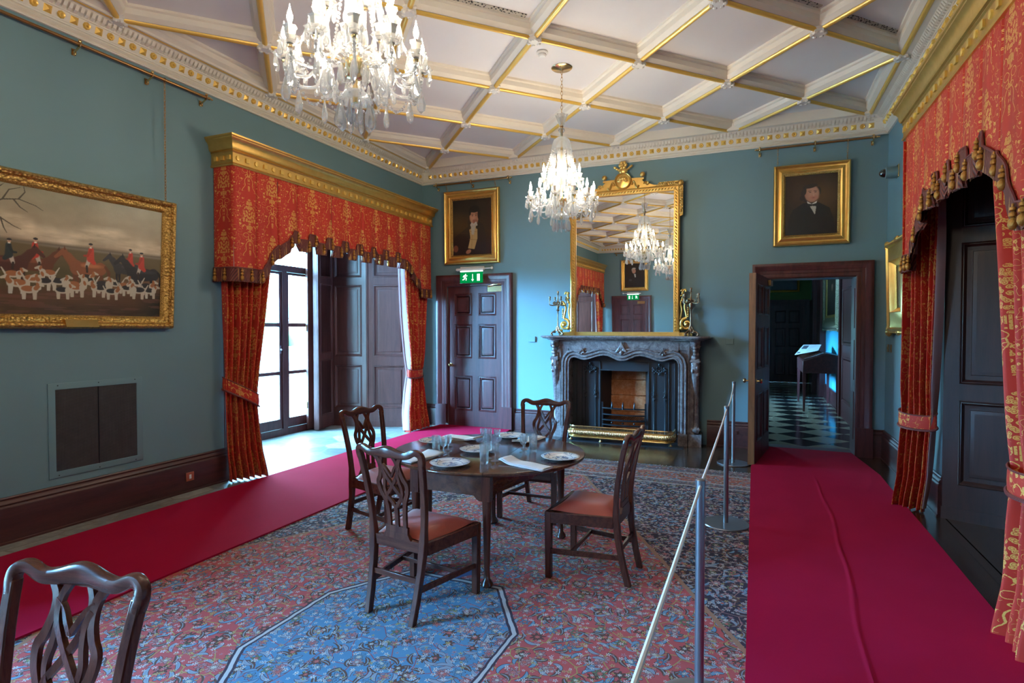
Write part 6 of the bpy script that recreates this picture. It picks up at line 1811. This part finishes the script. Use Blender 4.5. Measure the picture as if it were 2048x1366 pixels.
# ------------------------------------------------------------------ the passage beyond the doorway
hy0, hy1 = YF + .35, 18.9
m = MB(); m.box(-1.3, 1.62, hy0 - .01, hy1 + .1, -.12, -.002); o = struct('floor_passage', m, M['check'], smooth=False)
m = MB(); m.box(1.50, 1.62, hy0, hy1 + .1, 0, 3.3); struct('wall_passage_right', m, M['wall_turq'], smooth=False)
m = MB(); m.box(-1.3, 1.5, hy1, hy1 + .12, 0, 3.3); struct('wall_passage_end', m, M['wall_green'], smooth=False)
m = MB(); m.box(-1.42, -1.3, hy0, 11.6, 0, 3.3); m.box(-1.42, -1.3, 13.0, hy1 + .1, 0, 3.3); m.box(-1.42, -1.3, 11.6, 13.0, 0, 1.2); m.box(-1.42, -1.3, 11.6, 13.0, 1.85, 3.3); struct('wall_passage_left', m, M['wall_green'], smooth=False)  # unseen window opening added to let sky light onto the turquoise wall
m = MB(); m.box(-1.42, 1.62, hy0 - .02, hy1 + .12, 3.3, 3.4); struct('ceiling_passage', m, M['ceil'], smooth=False)
PW = frame_right(0, 1.50)
m = MB(PW); m.sweep([(0, 0), (1, 0)], [(0, 0)]) if False else m.box(12.0, 15.2, 0, .03, 0, .32); m.box(12.0, 15.2, .03, .04, 0, .02); struct('baseboard_passage', m, M['mah_y'], smooth=False)
m = MB(PW); m.box(8.7, 12.05, 0, .05, 0, 2.55); panels(m, 8.7, 12.05, 0, 2.55, .05, [(9.1, 10.2), (10.5, 11.8)], [(.3, 1.1), (1.3, 2.3)]); m.box(11.9, 12.07, .0, .10, 0, 2.6); struct('trim_2', m, M['mah'])
m = MB(PW); m.box(15.1, 15.9, 0, .12, 0, 3.0); m.box(16.0, 16.3, 0, .2, 0, 3.0); m.box(16.3, 18.9, 0, .05, 0, 2.4); struct('trim_3', m, M['mah'])
PE = frame_far(0, hy1)
d4 = thing('door_4', (.80, hy1, 0), 'dark panelled door at the far end of the passage', 'door', kind='structure')
m = MB(PE); casing(m, .44, 1.28, 2.27, .001, w=.13); m.build('casing', M['mah'], parent=d4)
m = MB(PE); panels(m, .44, 1.28, .0, 2.27, .01, [(.53, .82), (.90, 1.19)], [(.2, .85), (1.05, 1.6), (1.75, 2.12)]); m.build('leaf', M['mah'], parent=d4)
m = MB(PE); knob(m, 1.21, .02, 1.0); m.build('knob', M['brass_old'], parent=d4)
framed('portrait_painting', PE, .1, 1.18, 2.66, 3.28, .07, portrait(0), 'gilt framed picture above the door at the end of the passage', 'painting', PLAIN, (M['gilt'], M['gilt_fine']))
big, _ = framed('portrait_painting', PW, 12.5, 15.0, 1.56, 3.1, .32, portrait(0), 'huge carved gilt frame on the turquoise wall of the passage', 'painting', CARV, (M['gilt_old'], M['gilt_fine']), outer_bumps=1)
# sloping display desk with an information panel
dk = thing('display_desk', (1.15, 13.1, 0), 'dark wooden display desk on tall legs in the passage', 'desk')
m = MB(); Y0, Y1_ = 12.3, 13.95
q = lambda y: [(.84, y, .74), (1.46, y, .74), (1.46, y, 1.08), (1.24, y, 1.12), (.84, y, .97)]
m.loft([q(Y0), q(Y1_)]); m.build('desk_case', M['mah_y'], parent=dk, bevel=.006)
m = MB(); m.hexa([(.86, Y0 + .03, .985), (1.22, Y0 + .03, 1.12), (1.22, Y1_ - .03, 1.12), (.86, Y1_ - .03, .985)], [(.855, Y0 + .03, .995), (1.215, Y0 + .03, 1.13), (1.215, Y1_ - .03, 1.13), (.855, Y1_ - .03, .995)]); m.build('glazed_lid', M['tabl'], parent=dk)
for x in (.87, 1.43):
    for y in (Y0 + .04, Y1_ - .04):
        m = MB(); m.loft([[(x - w, y - w, z), (x + w, y - w, z), (x + w, y + w, z), (x - w, y + w, z)] for z, w in ((0, .016), (.74, .028))]); m.build('leg', M['mah'], parent=dk)
m = MB(); A_, B_, C_, D_ = (.80, 13.25, 1.05), (.98, 13.25, 1.05), (1.30, 13.85, 1.27), (.95, 13.85, 1.27)
A_, B_, C_, D_ = (.74, 13.0, 1.065), (1.16, 13.0, 1.16), (1.28, 13.7, 1.255), (.95, 13.8, 1.245)
m.add([A_, B_, C_, D_], [(0, 1, 2, 3)], [(0, 0), (1, 0), (1, 1), (0, 1)]); ip = m.build('information_panel', M['paper'], loc=(1.0, 13.4, 1.1), flip=False, smooth=False)
s_ = ip.modifiers.new('t', 'SOLIDIFY'); s_.thickness = .012
tag(ip, 'white printed information panel lying on the display desk', 'information panel')

# ------------------------------------------------------------------ outside the windows
m = MB(); m.box(-60, -6.62, -60, 70, -.30, -.05); o = m.build('terrace', M['terrace'], smooth=False); tag(o, 'pale sunlit paving outside the glazed doors', 'terrace', kind='structure')
m = MB(); m.box(-15.3, -14.9, -60, 70, -.05, .85); m.box(-15.4, -14.8, -60, 70, .85, .95); o = m.build('garden_wall', M['wall_stone'], smooth=False); tag(o, 'low pale garden wall far outside the glazed doors', 'wall', kind='structure')
rs = random.Random(9); m = MB()
for k in range(60):
    m.ball((-19 + rs.uniform(-1, 1), -40 + k * 1.9 + rs.uniform(-.5, .5), 1.0 + rs.uniform(-.2, .3)), 1.5, 1.6, 1.6 + rs.uniform(-.3, .5), 10, 7)
o = m.build('hedge', M['hedge'], loc=(-19, 15, 0)); tag(o, 'pale green hedge glimpsed through the glazed doors', 'hedge', kind='stuff')
# ------------------------------------------------------------------ daylight, camera
SKY = 33.
w = bpy.data.worlds.new('overcast_sky'); SC.world = w; w.use_nodes = True
bg = w.node_tree.nodes['Background']; bg.inputs[0].default_value = (.34, .78, 1.22, 1); bg.inputs[1].default_value = SKY
def portal(loc, sx, sz, ry):
    l = bpy.data.lights.new('window_portal', 'AREA'); l.shape = 'RECTANGLE'; l.size = sx; l.size_y = sz; l.cycles.is_portal = True
    o = bpy.data.objects.new('window_portal', l); COL.objects.link(o); o.location = loc; o.rotation_euler = ry
for yc in (6.17, -1.33): portal((-6.62, yc, 1.65), 3.2, 2.6, (0, -PI / 2, 0))
portal((-1.43, 12.3, 1.52), .65, 1.4, (0, -PI / 2, 0))  # portal over the added passage opening
sl = bpy.data.lights.new('bright_sky', 'SUN'); sl.energy = 62.; sl.angle = math.radians(38); sl.color = (.17, .50, 1.)
so = bpy.data.objects.new('bright_sky', sl); COL.objects.link(so); so.location = (-20, -12, 14)
so.rotation_euler = Vector((.78 * .96, .62 * .96, -.27)).to_track_quat('-Z', 'Y').to_euler()
cd = bpy.data.cameras.new('camera'); cam = bpy.data.objects.new('camera', cd); COL.objects.link(cam)
cd.sensor_width = 36; cd.lens = 36 * 1151.61 / 2048; cd.clip_start = .02; cd.clip_end = 200
cam.location = (0, 0, 1.6); cam.rotation_euler = (PI / 2 - math.radians(1.332), 0, math.radians(22.918))
SC.camera = cam
vs = SC.view_settings; vs.view_transform = 'Standard'; vs.look = 'None'; vs.exposure = .78; vs.gamma = 1; vs.use_curve_mapping = False
cy = SC.cycles
cy.max_bounces = 7; cy.diffuse_bounces = 4; cy.glossy_bounces = 4; cy.transmission_bounces = 7; cy.transparent_max_bounces = 10
cy.caustics_reflective = False; cy.caustics_refractive = False; cy.sample_clamp_indirect = 6; cy.sample_clamp_direct = 0
cy.use_denoising = True
cy.use_light_tree = True
